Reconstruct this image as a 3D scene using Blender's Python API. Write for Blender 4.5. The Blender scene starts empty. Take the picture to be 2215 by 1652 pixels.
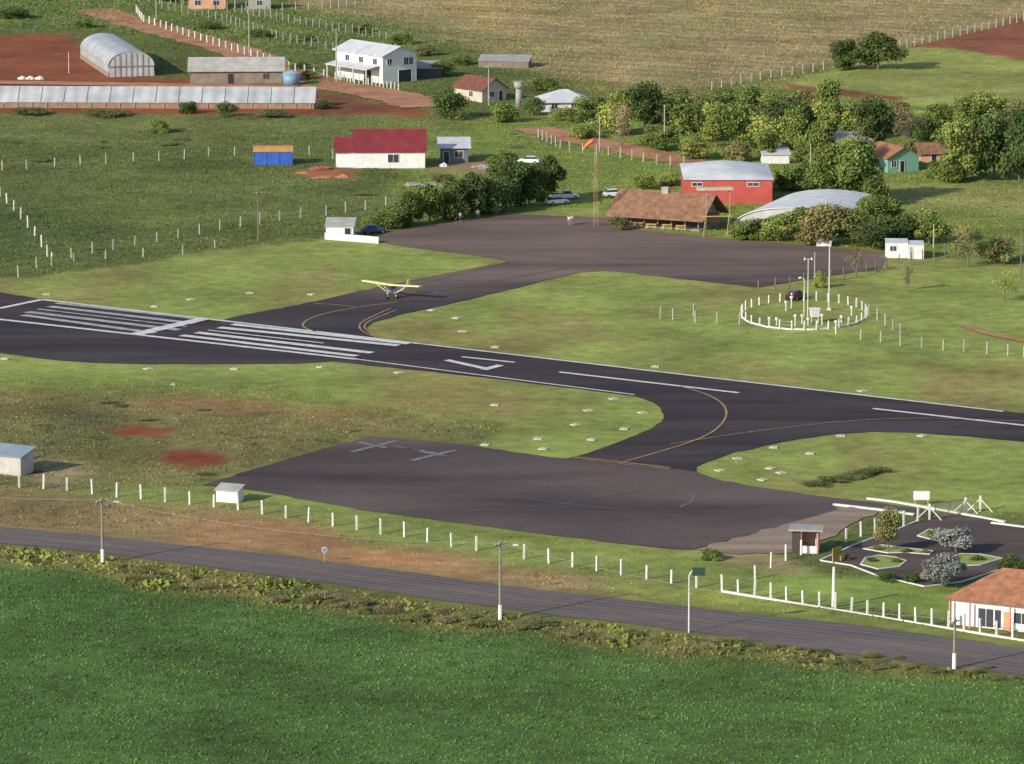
import bpy, bmesh, math, random
import numpy as np
from mathutils import Vector
random.seed(7); rng=np.random.default_rng(7)
C=bpy.context.scene.collection
PI=math.pi
# ---------------- survey: picture point -> place on the ground ----------------
F=10800.0; P=math.atan(1926/F); H=124.0
sP,cP=math.sin(P),math.cos(P)
def G(px,py,z=0.0):
    u=(px-1107.5)/F; v=(826-py)/F
    t=(H-z)/(sP-v*cP)
    return Vector((u*t,(cP+v*sP)*t,z))
def S(py):
    g=G(0,py); return F/(g.y*cP+H*sP)
def ZH(base,top):
    Y=G(0,base).y; v=(826-top)/F
    return H+Y*(v*cP-sP)/(cP+v*sP)
def lin(c):
    c=c/255.0
    return c/12.92 if c<=0.04045 else ((c+0.055)/1.055)**2.4
K=(0.84,0.86,0.90)
def srgb(r,g,b,k=1.0): return tuple(min(0.95,lin(x)/K[i]*k) for i,x in enumerate((r,g,b)))
# ---------------- materials ----------------
MATS={}
def mat(name,col,rough=0.85,var=0.2,scale=1.5,bump=0.0,wave=None,metal=0.0,col2=None,alpha=None):
    if name in MATS: return MATS[name]
    m=bpy.data.materials.new(name); m.use_nodes=True; nt=m.node_tree; N=nt.nodes; L=nt.links
    b=N['Principled BSDF']; b.inputs['Roughness'].default_value=rough; b.inputs['Metallic'].default_value=metal
    tc=N.new('ShaderNodeTexCoord'); ns=N.new('ShaderNodeTexNoise'); ns.inputs['Scale'].default_value=scale; ns.inputs['Detail'].default_value=6
    ns.inputs['Roughness'].default_value=0.65
    L.new(tc.outputs['Object'],ns.inputs['Vector'])
    r=N.new('ShaderNodeValToRGB'); L.new(ns.outputs['Fac'],r.inputs['Fac'])
    lo=tuple(c*(1-var) for c in col)+(1,); hi=tuple(min(1,c*(1+var)) for c in (col2 or col))+(1,)
    r.color_ramp.elements[0].position=0.3; r.color_ramp.elements[1].position=0.7
    r.color_ramp.elements[0].color=lo; r.color_ramp.elements[1].color=hi
    out=r.outputs['Color']
    if wave:
        ax,sc,st=wave
        w=N.new('ShaderNodeTexWave'); w.bands_direction=ax; w.inputs['Scale'].default_value=sc; w.inputs['Distortion'].default_value=0.4
        L.new(tc.outputs['Object'],w.inputs['Vector'])
        mx=N.new('ShaderNodeMix'); mx.data_type='RGBA'; mx.blend_type='MULTIPLY'; mx.inputs[0].default_value=st
        L.new(out,mx.inputs[6]); L.new(w.outputs['Color'],mx.inputs[7]); out=mx.outputs[2]
    L.new(out,b.inputs['Base Color'])
    if bump:
        bp=N.new('ShaderNodeBump'); bp.inputs['Strength'].default_value=bump; bp.inputs['Distance'].default_value=0.1
        L.new(ns.outputs['Fac'],bp.inputs['Height']); L.new(bp.outputs['Normal'],b.inputs['Normal'])
    MATS[name]=m; return m
def attr_mat(name,scales=(0.06,0.4,3.0),strengths=(0.26,0.22,0.22),rough=0.95,bump=0.0):
    m=bpy.data.materials.new(name); m.use_nodes=True; nt=m.node_tree; N=nt.nodes; L=nt.links
    b=N['Principled BSDF']; b.inputs['Roughness'].default_value=rough; b.inputs['Specular IOR Level'].default_value=0.15
    a=N.new('ShaderNodeAttribute'); a.attribute_name='tint'; out=a.outputs['Color']
    tc=N.new('ShaderNodeTexCoord')
    for sc,st in zip(scales,strengths):
        ns=N.new('ShaderNodeTexNoise'); ns.inputs['Scale'].default_value=sc; ns.inputs['Detail'].default_value=5
        L.new(tc.outputs['Object'],ns.inputs['Vector'])
        mr=N.new('ShaderNodeMapRange'); mr.inputs[1].default_value=0.3; mr.inputs[2].default_value=0.7
        mr.inputs[3].default_value=1-st; mr.inputs[4].default_value=1+st
        L.new(ns.outputs['Fac'],mr.inputs[0])
        mx=N.new('ShaderNodeVectorMath'); mx.operation='SCALE'
        L.new(out,mx.inputs[0]); L.new(mr.outputs[0],mx.inputs['Scale']); out=mx.outputs[0]
    L.new(out,b.inputs['Base Color'])
    if bump:
        bp=N.new('ShaderNodeBump'); bp.inputs['Strength'].default_value=bump; bp.inputs['Distance'].default_value=0.25
        L.new(ns.outputs['Fac'],bp.inputs['Height']); L.new(bp.outputs['Normal'],b.inputs['Normal'])
    return m
def asphalt(name,dark,light,streak_angle,pos=(0.42,0.68),fade=None,sc=(0.02,0.14),dist=1.0):
    m=bpy.data.materials.new(name); m.use_nodes=True; nt=m.node_tree; N=nt.nodes; L=nt.links
    b=N['Principled BSDF']; b.inputs['Roughness'].default_value=0.9; b.inputs['Specular IOR Level'].default_value=0.2
    tc=N.new('ShaderNodeTexCoord'); mp=N.new('ShaderNodeMapping'); mp.inputs['Rotation'].default_value=(0,0,-streak_angle); mp.inputs['Scale'].default_value=(sc[0],sc[1],1)
    L.new(tc.outputs['Object'],mp.inputs['Vector'])
    n1=N.new('ShaderNodeTexNoise'); n1.inputs['Scale'].default_value=1.0; n1.inputs['Detail'].default_value=8; n1.inputs['Roughness'].default_value=0.58; n1.inputs['Distortion'].default_value=dist
    L.new(mp.outputs['Vector'],n1.inputs['Vector'])
    n2=N.new('ShaderNodeTexNoise'); n2.inputs['Scale'].default_value=4.0; n2.inputs['Detail'].default_value=4; L.new(tc.outputs['Object'],n2.inputs['Vector'])
    r=N.new('ShaderNodeValToRGB'); r.color_ramp.elements[0].position=pos[0]; r.color_ramp.elements[1].position=pos[1]
    r.color_ramp.elements[0].color=dark+(1,); r.color_ramp.elements[1].color=light+(1,)
    L.new(n1.outputs['Fac'],r.inputs['Fac'])
    out=r.outputs['Color']
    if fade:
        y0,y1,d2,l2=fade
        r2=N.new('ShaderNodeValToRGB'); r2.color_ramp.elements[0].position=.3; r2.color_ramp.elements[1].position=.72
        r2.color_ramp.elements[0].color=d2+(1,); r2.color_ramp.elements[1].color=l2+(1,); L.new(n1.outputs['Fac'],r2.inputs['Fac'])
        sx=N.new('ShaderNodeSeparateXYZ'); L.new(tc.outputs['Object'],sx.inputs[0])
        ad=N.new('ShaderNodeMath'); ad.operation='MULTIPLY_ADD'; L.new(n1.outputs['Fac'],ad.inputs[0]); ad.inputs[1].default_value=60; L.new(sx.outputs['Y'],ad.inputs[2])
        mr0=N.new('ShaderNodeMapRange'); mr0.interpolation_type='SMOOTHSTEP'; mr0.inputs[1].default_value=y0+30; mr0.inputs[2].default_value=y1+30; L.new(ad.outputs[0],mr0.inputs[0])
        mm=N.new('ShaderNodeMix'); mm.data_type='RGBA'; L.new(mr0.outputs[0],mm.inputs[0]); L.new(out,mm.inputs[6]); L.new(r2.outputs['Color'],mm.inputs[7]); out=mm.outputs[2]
    mr=N.new('ShaderNodeMapRange'); mr.inputs[1].default_value=0.3; mr.inputs[2].default_value=0.7; mr.inputs[3].default_value=0.82; mr.inputs[4].default_value=1.18
    L.new(n2.outputs['Fac'],mr.inputs[0])
    mx=N.new('ShaderNodeVectorMath'); mx.operation='SCALE'; L.new(out,mx.inputs[0]); L.new(mr.outputs[0],mx.inputs['Scale'])
    L.new(mx.outputs[0],b.inputs['Base Color'])
    return m
# ---------------- mesh helpers ----------------
class MB:
    def __init__(s): s.v=[]; s.f=[]
    def add(s,vs,fs):
        o=len(s.v); s.v+= [tuple(x) for x in vs]; s.f+=[tuple(i+o for i in f) for f in fs]; return s
    def box(s,x0,y0,z0,x1,y1,z1):
        return s.add([(x0,y0,z0),(x1,y0,z0),(x1,y1,z0),(x0,y1,z0),(x0,y0,z1),(x1,y0,z1),(x1,y1,z1),(x0,y1,z1)],
              [(0,3,2,1),(4,5,6,7),(0,1,5,4),(1,2,6,5),(2,3,7,6),(3,0,4,7)])
    def tube(s,p0,p1,r0,r1=None,n=6,cap=True):
        r1=r0 if r1 is None else r1
        p0=Vector(p0);p1=Vector(p1); d=(p1-p0).normalized(); a=d.orthogonal().normalized(); b=d.cross(a)
        vs=[];fs=[]
        for p,r in((p0,r0),(p1,r1)):
            for i in range(n):
                t=2*PI*i/n; vs.append(p+a*(r*math.cos(t))+b*(r*math.sin(t)))
        for i in range(n): fs.append((i,(i+1)%n,n+(i+1)%n,n+i))
        if cap: fs.append(tuple(range(n))[::-1]); fs.append(tuple(range(n,2*n)))
        return s.add(vs,fs)
    def prism(s,prof,axis,a,b):
        n=len(prof); vs=[]
        for t in(a,b):
            for (u,w) in prof: vs.append((t,u,w) if axis=='x' else (u,t,w))
        fs=[(i,(i+1)%n,n+(i+1)%n,n+i) for i in range(n)]+[tuple(range(n))[::-1],tuple(range(n,2*n))]
        return s.add(vs,fs)
    def loft(s,rings):
        n=len(rings[0]); o=[]; fs=[]
        for r in rings: o+=r
        for k in range(len(rings)-1):
            for i in range(n): fs.append((k*n+i,k*n+(i+1)%n,(k+1)*n+(i+1)%n,(k+1)*n+i))
        fs.append(tuple(range(n))[::-1]); fs.append(tuple(range((len(rings)-1)*n,len(rings)*n)))
        return s.add(o,fs)
    def build(s,name,m,parent=None,smooth=False):
        me=bpy.data.meshes.new(name); me.from_pydata(s.v,[],s.f)
        bm=bmesh.new(); bm.from_mesh(me); bmesh.ops.recalc_face_normals(bm,faces=bm.faces); bm.to_mesh(me); bm.free()
        me.materials.append(m)
        if smooth:
            for p in me.polygons: p.use_smooth=True
        o=bpy.data.objects.new(name,me); C.objects.link(o)
        if parent: o.parent=parent
        return o
def thing(name,label,cat,loc,rz=0,group=None):
    o=bpy.data.objects.new(name,None); C.objects.link(o); o.location=loc; o.rotation_euler=(0,0,rz)
    o.empty_display_size=0.3
    o['label']=label; o['category']=cat
    if group:o['group']=group
    return o
def dup(root,loc,rz=None,label=None,group=None):
    r=root.copy(); C.objects.link(r); r.location=loc
    if rz is not None: r.rotation_euler=(0,0,rz)
    if label: r['label']=label
    if group: r['group']=group
    for ch in list(root.children):
        c=ch.copy(); C.objects.link(c); c.parent=r
        for g in ch.children:
            d=g.copy(); C.objects.link(d); d.parent=c
    return r
def smooth_pts(pts,closed=False,it=2):
    for _ in range(it):
        o=[]; n=len(pts)
        rg=range(n) if closed else range(n-1)
        if not closed:o.append(pts[0])
        for i in rg:
            a=pts[i];b=pts[(i+1)%n]
            o.append((a[0]*.75+b[0]*.25,a[1]*.75+b[1]*.25)); o.append((a[0]*.25+b[0]*.75,a[1]*.25+b[1]*.75))
        if not closed:o.append(pts[-1])
        pts=o
    return pts
def sheet(name,pts,z,m,structure=True,parent=None,rag=0):
    g=[G(x,y) for x,y in pts]
    if rag:
        R=random.Random(len(pts)); out=[]
        for i,a in enumerate(g):
            b=g[(i+1)%len(g)]; n=max(1,int((b-a).length/2.0)); d=(b-a); nn=Vector((-d.y,d.x,0)).normalized() if d.length>0 else Vector()
            out.append(a)
            for k in range(1,n): out.append(a+d*(k/n)+nn*R.uniform(-rag,rag))
        g=out
    mb=MB(); mb.add([p+Vector((0,0,z)) for p in g],[tuple(range(len(g)))])
    o=mb.build(name,m,parent)
    if structure:o['kind']='structure'
    return o
def ribbon(mb,pts,w,z,dash=None):
    g=[G(x,y) for x,y in pts]; L=[];R=[]
    for i,p in enumerate(g):
        a=g[max(0,i-1)];b=g[min(len(g)-1,i+1)]; d=(b-a).normalized(); n=Vector((-d.y,d.x,0))
        ww=w[i] if isinstance(w,(list,tuple)) else w
        L.append(p+n*ww/2);R.append(p-n*ww/2)
    for i in range(len(g)-1):
        mb.add([Vector((q.x,q.y,z)) for q in(L[i],R[i],R[i+1],L[i+1])],[(0,1,2,3)])
    return mb
# ---------------- painted ground sheet ----------------
def vnoise(x,y,s,seed):
    r=np.random.default_rng(seed); T=r.random((256,256))
    x=x/s;y=y/s; xi=np.floor(x).astype(int);yi=np.floor(y).astype(int); fx=x-xi;fy=y-yi
    fx=fx*fx*(3-2*fx);fy=fy*fy*(3-2*fy)
    g=lambda a,b:T[a%256,b%256]
    return (g(xi,yi)*(1-fx)+g(xi+1,yi)*fx)*(1-fy)+(g(xi,yi+1)*(1-fx)+g(xi+1,yi+1)*fx)*fy
def pip(X,Y,poly):
    ins=np.zeros(X.shape,bool); n=len(poly)
    for i in range(n):
        x0,y0=poly[i];x1,y1=poly[(i+1)%n]
        if y0==y1: continue
        c=((y0>Y)!=(y1>Y)) & (X<(x1-x0)*(Y-y0)/(y1-y0)+x0); ins^=c
    return ins
def blur(A,ry,rx):
    for ax,r in((0,ry),(1,rx)):
        if r<1: continue
        for _ in range(2):
            c=np.cumsum(np.insert(np.pad(A,[(r,r) if k==ax else (0,0) for k in range(2)],'edge'),0,0,axis=ax),axis=ax)
            n=2*r+1
            A=(c[n:,:]-c[:-n,:])/n if ax==0 else (c[:,n:]-c[:,:-n])/n
    return A
X0,X1,Y0,Y1,DX,DY=-160,160,430,1330,0.6,1.0
xs=np.arange(X0,X1+.01,DX); ys=np.arange(Y0,Y1+.01,DY)
XX,YY=np.meshgrid(xs,ys)
n1=vnoise(XX,YY,9,1)-.5; n2=vnoise(XX,YY,2.6,2)-.5; n3=vnoise(XX,YY,9,3)-.5; n4=vnoise(XX,YY,2.6,4)-.5
def gp(poly): return [(G(x,y).x,G(x,y).y) for x,y in poly]
def mask(poly,jit=2.0,ry=2,rx=2):
    m=pip(XX+jit*(n1*2+n2),YY+jit*1.6*(n3*2+n4),gp(poly)).astype(float)
    return blur(m,ry,rx)
COL=np.zeros(XX.shape+(3,)); HT=np.zeros(XX.shape)
def paint(poly,c,h,jit=2.0,ry=2,rx=2,op=1.0):
    global COL,HT
    m=mask(poly,jit,ry,rx)*op; c=np.array(srgb(*c))
    COL=COL*(1-m[...,None])+c*m[...,None]; HT=HT*(1-m)+h*m
    return m
COL[:]=srgb(88,99,54); HT[:]=.20
paint([(-200,240),(700,240),(1150,260),(1150,330),(700,300),(-200,300)],(102,111,64),.16,5,5,5,.8)
paint([(300,380),(900,400),(800,450),(300,480)],(98,109,60),.16,6,6,8,.7)
paint([(-200,430),(200,460),(250,540),(-200,580)],(76,88,50),.22,6,6,8,.8)
paint([(1180,230),(2400,170),(2400,560),(1900,565),(1100,480),(850,470),(900,300)],(110,124,62),.18,4,4,4)
paint([(-200,-60),(640,-60),(860,50),(1000,110),(700,120),(520,110),(230,60),(-200,60)],(94,108,60),.28,3,3,3)
tanp=[(560,-80),(2500,-80),(2500,-20),(1960,100),(1800,135),(1540,192),(1340,188),(1180,160),(1000,95),(860,45),(640,10)]
tm_=paint(tanp,(138,126,92),.2,2,3,2)
paint([(620,5),(1000,60),(1250,120),(1250,175),(1000,100),(700,25)],(120,118,80),.25,5,6,6,.7)
paint([(1180,160),(1340,188),(1540,195),(1800,145),(1820,180),(1700,200),(1400,215),(1200,190)],(112,114,68),.25,2,3,2)
paint([(1800,143),(1960,103),(2060,100),(2400,125),(2400,250),(1960,225),(1700,185)],(132,140,76),.12,2,2,2)
paint([(1880,160),(2400,160),(2400,200),(1880,185)],(118,124,70),.12,4,3,5,.7)
paint([(1960,104),(2400,-10),(2400,150),(2215,133),(2060,103)],(130,82,62),.06,1.5,1,2)
paint([(1690,178),(1760,186),(1960,212),(1950,222),(1740,198)],(120,80,58),.08,1,1,1)
paint([(1980,240),(2130,248),(2150,262),(2000,258)],(140,168,82),.2,1,1,1)
paint([(1890,395),(2400,400),(2400,470),(1900,450)],(136,136,84),.15,4,3,4,.7)
paint([(-200,72),(165,76),(235,160),(420,172),(650,186),(700,200),(930,240),(900,252),(640,247),(-200,243)],(126,74,52),.03,2,2,2)
paint([(660,195),(800,215),(905,245),(700,250)],(108,70,50),.06,2,2,2)
paint([(640,365),(760,360),(770,388),(650,388)],(146,96,66),.05,2,1,2)
paint([(940,352),(1120,345),(1120,372),(950,375)],(134,118,86),.08,2,2,2)
airf=[(-200,625),(0,603),(150,590),(400,552),(560,530),(700,517),(820,515),(1100,462),(1310,450),(1500,560),(1900,560),(2400,575),(2400,1110),(1880,1110),(1640,1232),(1500,1205),(1000,1145),(430,1055),(700,968),(1040,970),(1100,915),(850,890),(500,858),(200,838),(-200,810)]
paint(airf,(128,139,74),.08,1.2,1,1)
paint([(-200,800),(100,806),(400,815),(700,850),(950,880),(1100,905),(1060,930),(850,905),(500,880),(200,860),(-200,850)],(118,131,68),.15,3,3,3)
paint([(-200,838),(200,850),(500,868),(850,902),(1080,918),(1030,960),(800,943),(430,1053),(-200,1062)],(112,108,68),.18,3,4,4)
paint([(-200,930),(230,900),(420,960),(200,1040),(-200,1040)],(96,100,60),.2,5,5,6,.6)
paint([(60,885),(270,890),(290,915),(80,918)],(76,82,58),.2,3,3,4,.7)
paint([(300,860),(850,880),(850,900),(600,905),(300,885)],(128,92,66),.1,5,3,5,.65)
paint([(500,900),(900,915),(950,940),(700,935)],(122,112,74),.15,5,3,5,.7)
paint([(240,926),(270,930),(300,920),(345,930),(378,932),(350,938),(375,948),(310,943),(285,948)],(126,60,46),.03,2.2,1,1,.9)
paint([(352,1004),(372,984),(400,986),(432,973),(450,984),(498,984),(470,994),(482,1006),(440,1006),(420,1017),(390,1006)],(128,58,46),.03,2.4,1,1,.92)
paint([(60,1005),(130,998),(200,1010),(190,1040),(70,1045)],(132,122,94),.15,3,2,2)
paint([(-200,1060),(430,1052),(1000,1143),(1500,1200),(1640,1230),(1600,1290),(1000,1200),(500,1112),(-200,1062)],(120,133,70),.1,1.5,2,2)
paint([(-200,1058),(0,1064),(500,1115),(1000,1203),(1400,1268),(1560,1296),(1490,1315),(1100,1272),(600,1204),(-200,1130)],(144,124,88),.14,2,3,3)
paint([(-200,1062),(500,1118),(560,1190),(-200,1128)],(120,108,76),.18,5,4,6,.7)
paint([(380,1105),(600,1125),(900,1190),(1100,1225),(1100,1258),(800,1228),(480,1182)],(158,120,86),.08,5,3,5,.8)
paint([(560,1130),(760,1165),(980,1200),(960,1220),(700,1180)],(164,108,76),.05,5,2,4,.5)
paint([(1280,1248),(1560,1283),(1800,1322),(2400,1405),(2400,1430),(1900,1356),(1490,1312),(1300,1285)],(126,137,70),.1,2,2,2)
paint([(1500,1205),(1640,1230),(1620,1287),(2070,1345),(2070,1262),(1880,1250),(1760,1235),(1650,1200)],(122,141,70),.07,1,1,1)
paint([(1480,1180),(1620,1190),(1750,1225),(1700,1238),(1560,1215)],(150,140,102),.06,1.5,1,1)
vm=paint([(-200,1165),(0,1175),(220,1198),(600,1248),(1100,1320),(1490,1370),(2400,1480),(2400,1496),(1700,1430),(1300,1395),(1000,1365),(640,1310),(400,1290),(200,1245),(-200,1200)],(112,110,64),.3,1.5,2,2)
crop_poly=[(-300,1200),(0,1222),(200,1242),(400,1285),(640,1318),(1000,1368),(1300,1396),(1700,1432),(2500,1495),(2500,1900),(-300,1900)]
cm=paint(crop_poly,(72,97,50),.18,2.4,1,1)
# mottled verge: greener and browner patches
vn=np.clip((vnoise(XX,YY*.5,4,31)-.45)*4,0,1)*np.clip(vm,0,1)*(1-np.clip(cm,0,1))
COL=COL*(1-.6*vn[...,None])+np.array(srgb(92,110,50))*.6*vn[...,None]; HT=HT+vn*.25
am=mask(airf,1,1,1)
bt=np.clip((vnoise(XX,YY*.35,16,11)+.5*vnoise(XX,YY*.5,5,12)-.72)*2.4,0,1)*am*.8
COL=COL*(1-bt[...,None])+np.array(srgb(130,117,76))*bt[...,None]
bt=np.clip((vnoise(XX,YY*.4,22,13)+.5*vnoise(XX,YY*.5,6,14)-.8)*2.5,0,1)*(1-am)*(1-np.clip(cm,0,1))*.6
COL=COL*(1-bt[...,None])+(COL*np.array([1.32,1.22,1.1]))*bt[...,None]
cg=np.clip(cm,0,1)*np.clip((XX+20)/60,0,1)*.2
COL=COL*(1+cg[...,None]*np.array([1.2,1.0,.6]))
# crop rows in the far tan field
COL=COL*(1+(np.clip(tm_,0,1)*(.10*np.sin((YY+XX*.5)*2*PI/9)+.10*(vnoise(XX+YY*.2,YY*.3,4,41)-.5)))[...,None])
gt=(np.clip(tm_,0,1)*np.clip((vnoise(XX,YY*.3,10,42)-.42)*3,0,1)*.35)[...,None]
COL=COL*(1-gt)+np.array(srgb(116,120,76))*gt
# paved shapes
runway=[(-200,600),(88,647),(905,741),(1300,789),(2170,889),(2500,925),(2500,985),(2300,964),(2215,956),(2100,945),(1990,937),(1890,934),(1800,940),(1700,955),(1600,977),(1490,905),(1400,866),(1372,857),(1100,823),(900,801),(720,782),(640,787),(300,788),(200,785),(120,779),(60,772),(-200,735)]
twl=[(1330,850),(1372,857),(1400,864),(1424,879),(1436,897),(1430,913),(1404,930),(1350,952),(1270,981),(1225,992),(1190,992),(1180,1005),(1450,1040),(1530,1035),(1506,1020),(1506,1010),(1530,999),(1590,978),(1660,961),(1750,946),(1830,936),(1890,933),(1900,900),(1500,850)]
apl=[(805,945),(1000,961),(1190,990),(1450,1014),(1508,1022),(1560,1040),(1650,1056),(1800,1077),(1880,1086),(2020,1106),(2010,1120),(1900,1104),(1800,1093),(1815,1103),(1780,1113),(1500,1190),(1450,1188),(1400,1183),(1100,1146),(800,1106),(560,1063),(435,1050),(600,1001),(700,970)]
apu=[(470,700),(490,690),(700,648),(860,612),(1098,566),(1080,560),(950,543),(840,528),(800,520),(850,500),(960,482),(1100,463),(1200,467),(1310,470),(1325,490),(1520,512),(1700,527),(1925,547),(1905,580),(1760,603),(1640,622),(1490,605),(1340,588),(1300,586),(1250,590),(1180,606),(1130,620),(1040,642),(950,663),(860,682),(805,698),(790,710),(800,724),(850,738),(905,744),(700,722)]
gravel=[(1500,1190),(1780,1113),(1815,1103),(1840,1096),(1900,1108),(1790,1165),(1715,1196),(1600,1200)]
road_up=[(-250,1115),(0,1140),(220,1160),(600,1201),(900,1240),(1100,1268),(1490,1313),(1900,1358),(2215,1402),(2450,1440)]
road_lo=[(-250,1146),(0,1175),(220,1196),(600,1246),(900,1290),(1100,1318),(1490,1366),(1900,1425),(2215,1463),(2450,1497)]
road=road_up+road_lo[::-1]
park=[(1775,1212),(1850,1178),(1930,1150),(1990,1126),(2060,1112),(2130,1122),(2215,1142),(2400,1165),(2400,1235),(2160,1232),(2080,1258),(2000,1268),(1900,1245),(1840,1222)]
PAV=np.zeros(XX.shape)
for p in(runway,twl,apl,apu,gravel,road,park): PAV=np.maximum(PAV,pip(XX,YY,gp(p)).astype(float))
pb=blur(PAV,2,2); pn=blur(PAV,1,1)
ZZ=(vnoise(XX,YY,14,21)*.25+vnoise(XX,YY,3,22)*.06)*np.clip(1-pb*3,0,1)*np.clip(HT/.2,0,1)
ZZ=np.clip(ZZ-.1,0,.3); ZZ[PAV>0]=0
ex=np.array([-9000,-3000,-900,-350]); gx=np.concatenate([ex,xs,-ex[::-1]])
ey0=np.array([-3000,-500,150,330]); ey1=np.array([1500,2000,4000,12000]); gy=np.concatenate([ey0,ys,ey1])
pz=np.pad(ZZ,((4,4),(4,4)),'constant'); pc=np.pad(COL,((4,4),(4,4),(0,0)),'edge')
GX,GY=np.meshgrid(gx,gy); ny,nx=GX.shape
co=np.stack([GX,GY,pz],-1).reshape(-1,3).astype(np.float32)
idx=np.arange(ny*nx).reshape(ny,nx)
q=np.stack([idx[:-1,:-1],idx[:-1,1:],idx[1:,1:],idx[1:,:-1]],-1).reshape(-1,4)
def np_mesh(name,co,faces,tint,m,k):
    me=bpy.data.meshes.new(name); nv=len(co); nf=len(faces)
    me.vertices.add(nv); me.vertices.foreach_set('co',co.astype(np.float32).ravel())
    me.loops.add(nf*k); me.loops.foreach_set('vertex_index',faces.astype(np.int32).ravel())
    me.polygons.add(nf); me.polygons.foreach_set('loop_start',(np.arange(nf)*k).astype(np.int32))
    me.update(calc_edges=True)
    a=me.color_attributes.new('tint','FLOAT_COLOR','POINT')
    t=np.ones((nv,4),np.float32); t[:,:3]=tint; a.data.foreach_set('color',t.ravel())
    me.materials.append(m)
    o=bpy.data.objects.new(name,me); C.objects.link(o); return o
gm=attr_mat('grassland ground',bump=0.3)
g=np_mesh('ground',co,q,pc.reshape(-1,3),gm,4); g['kind']='structure'
# ---------------- grass, crop ----------------
tm=attr_mat('grass blades',scales=(0.06,0.4,),strengths=(0.22,0.18,))
def scatter(name,label,cat,N,sel,bright,wid,rows=False):
    Yr=rng.uniform(470,1290,N); half=Yr*1107.5/F*1.1+3; Xr=rng.uniform(-1,1,N)*half
    keep=rng.random(N)<half/half.max(); Xr=Xr[keep];Yr=Yr[keep]
    ix=np.clip(np.round((Xr-X0)/DX).astype(int),0,len(xs)-1); iy=np.clip(np.round((Yr-Y0)/DY).astype(int),0,len(ys)-1)
    s=sel[iy,ix]>rng.random(len(Xr)); s&=(pn[iy,ix]<.02)&(HT[iy,ix]>.04)
    Xr,Yr,ix,iy=Xr[s],Yr[s],ix[s],iy[s]; n=len(Xr)
    hh=HT[iy,ix]; h=hh*rng.uniform(.4,1.3,n); w=(h*wid+.05)*rng.uniform(.7,1.4,n); a=rng.uniform(0,PI,n); z=ZZ[iy,ix]-.02
    c,s_=np.cos(a)*w,np.sin(a)*w; lx,ly=rng.normal(0,.6,n)*h,rng.normal(0.1,.6,n)*h
    V=np.zeros((n,4,3)); V[:,0]=np.stack([Xr-c*.6,Yr-s_*.6,z],-1); V[:,1]=np.stack([Xr+c*.6,Yr+s_*.6,z],-1)
    V[:,2]=np.stack([Xr+c*.8+lx,Yr+s_*.8+ly,z+h*.8],-1); V[:,3]=np.stack([Xr-c*.2+lx,Yr-s_*.2+ly,z+h],-1)
    b=bright+.5*hh
    if rows: b=b*(1+.08*np.sin((Yr+Xr*.8)*2*PI/7.0)+.08*np.sin((Yr+Xr*.8)*2*PI/2.6))
    t=COL[iy,ix]*(b*rng.uniform(.82,1.15,n))[:,None]
    t=np.repeat(t[:,None],4,1).reshape(-1,3)
    o=np_mesh(name,V.reshape(-1,3),np.arange(n*4).reshape(-1,4),t,tm,4)
    o['kind']='stuff'; o['label']=label; o['category']=cat; return o
cmk=np.clip(cm,0,1)
scatter('rough_grass','rough and mown grass growing around the airfield and meadows','grass',800000,(1-cmk)*np.where(HT>.14,.75,.6),1.0,.5)
scatter('crop_plants','dense low dark green crop filling the foreground field','crop',1200000,cmk,1.12,.38,True)
# ---------------- paved sheets ----------------
RA=math.atan2(G(2170,889).y-G(905,741).y,G(2170,889).x-G(905,741).x)
mrw=asphalt('runway asphalt',srgb(50,44,50),srgb(70,62,65),RA)
mal=asphalt('worn apron asphalt',srgb(60,53,56),srgb(104,92,90),RA+.2,(.32,.78),None,(.022,.06),.5)
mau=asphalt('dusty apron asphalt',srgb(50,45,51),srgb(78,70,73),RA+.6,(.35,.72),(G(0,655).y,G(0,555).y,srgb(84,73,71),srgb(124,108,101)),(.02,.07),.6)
mgr=asphalt('gravel',srgb(124,108,98),srgb(152,136,120),.2)
mrd=asphalt('road asphalt',srgb(86,79,82),srgb(108,99,100),RA,(.3,.7),None,(.01,.12),.4)
mpk=asphalt('brownish parking asphalt',srgb(66,57,58),srgb(98,86,82),RA,(.35,.7))
sheet('runway',runway,.05,mrw,rag=.18); sheet('south_taxiway',twl,.065,mrw,rag=.15); sheet('south_apron',apl,.08,mal,rag=.3)
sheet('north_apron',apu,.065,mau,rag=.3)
sheet('gravel_yard',gravel,.095,mgr,rag=.5); sheet('road',road,.05,mrd,rag=.25); sheet('parking_lot',park,.05,mpk)
mw=mat('white road paint',(.62,.62,.62),.8,.28,.8); mgw=mat('weathered white paint',(.36,.355,.36),.85,.45,.6); my=mat('faded yellow paint',(.34,.22,.10),.85,.4,.6)
mfh=mat('faint grey paint',(.17,.16,.165),.9,.55,.7); myr=mat('yellow road line paint',(.40,.29,.13),.85,.3,.6); mtr=mat('worn wheel track',(.15,.13,.13),.9,.25,.5)
def marking(name,m,items,z):
    mb=MB()
    for k,(pts,w) in enumerate(items): ribbon(mb,pts,w,z+k*.003)
    o=mb.build(name,m); o['kind']='structure'; return o
sm=smooth_pts
marking('runway_edge_marking',mw,[([(90,649),(905,744)],.9),([(905,744),(1500,814),(2170,891)],.7),([(0,668),(-150,692)],.9),([(90,649),(0,668)],1.1),
   ([(-100,680),(0,692),(770,778)],1.1),([(770,778),(1372,855)],.5)],.11)
marking('worn_threshold_marking',mgw,[([(122,657),(438,692)],1.2),([(105,664),(420,701)],1.5),([(58,676),(388,715)],1.6),([(50,683),(335,722)],1.5),([(82,670),(404,708)],.7)],.135)
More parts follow.
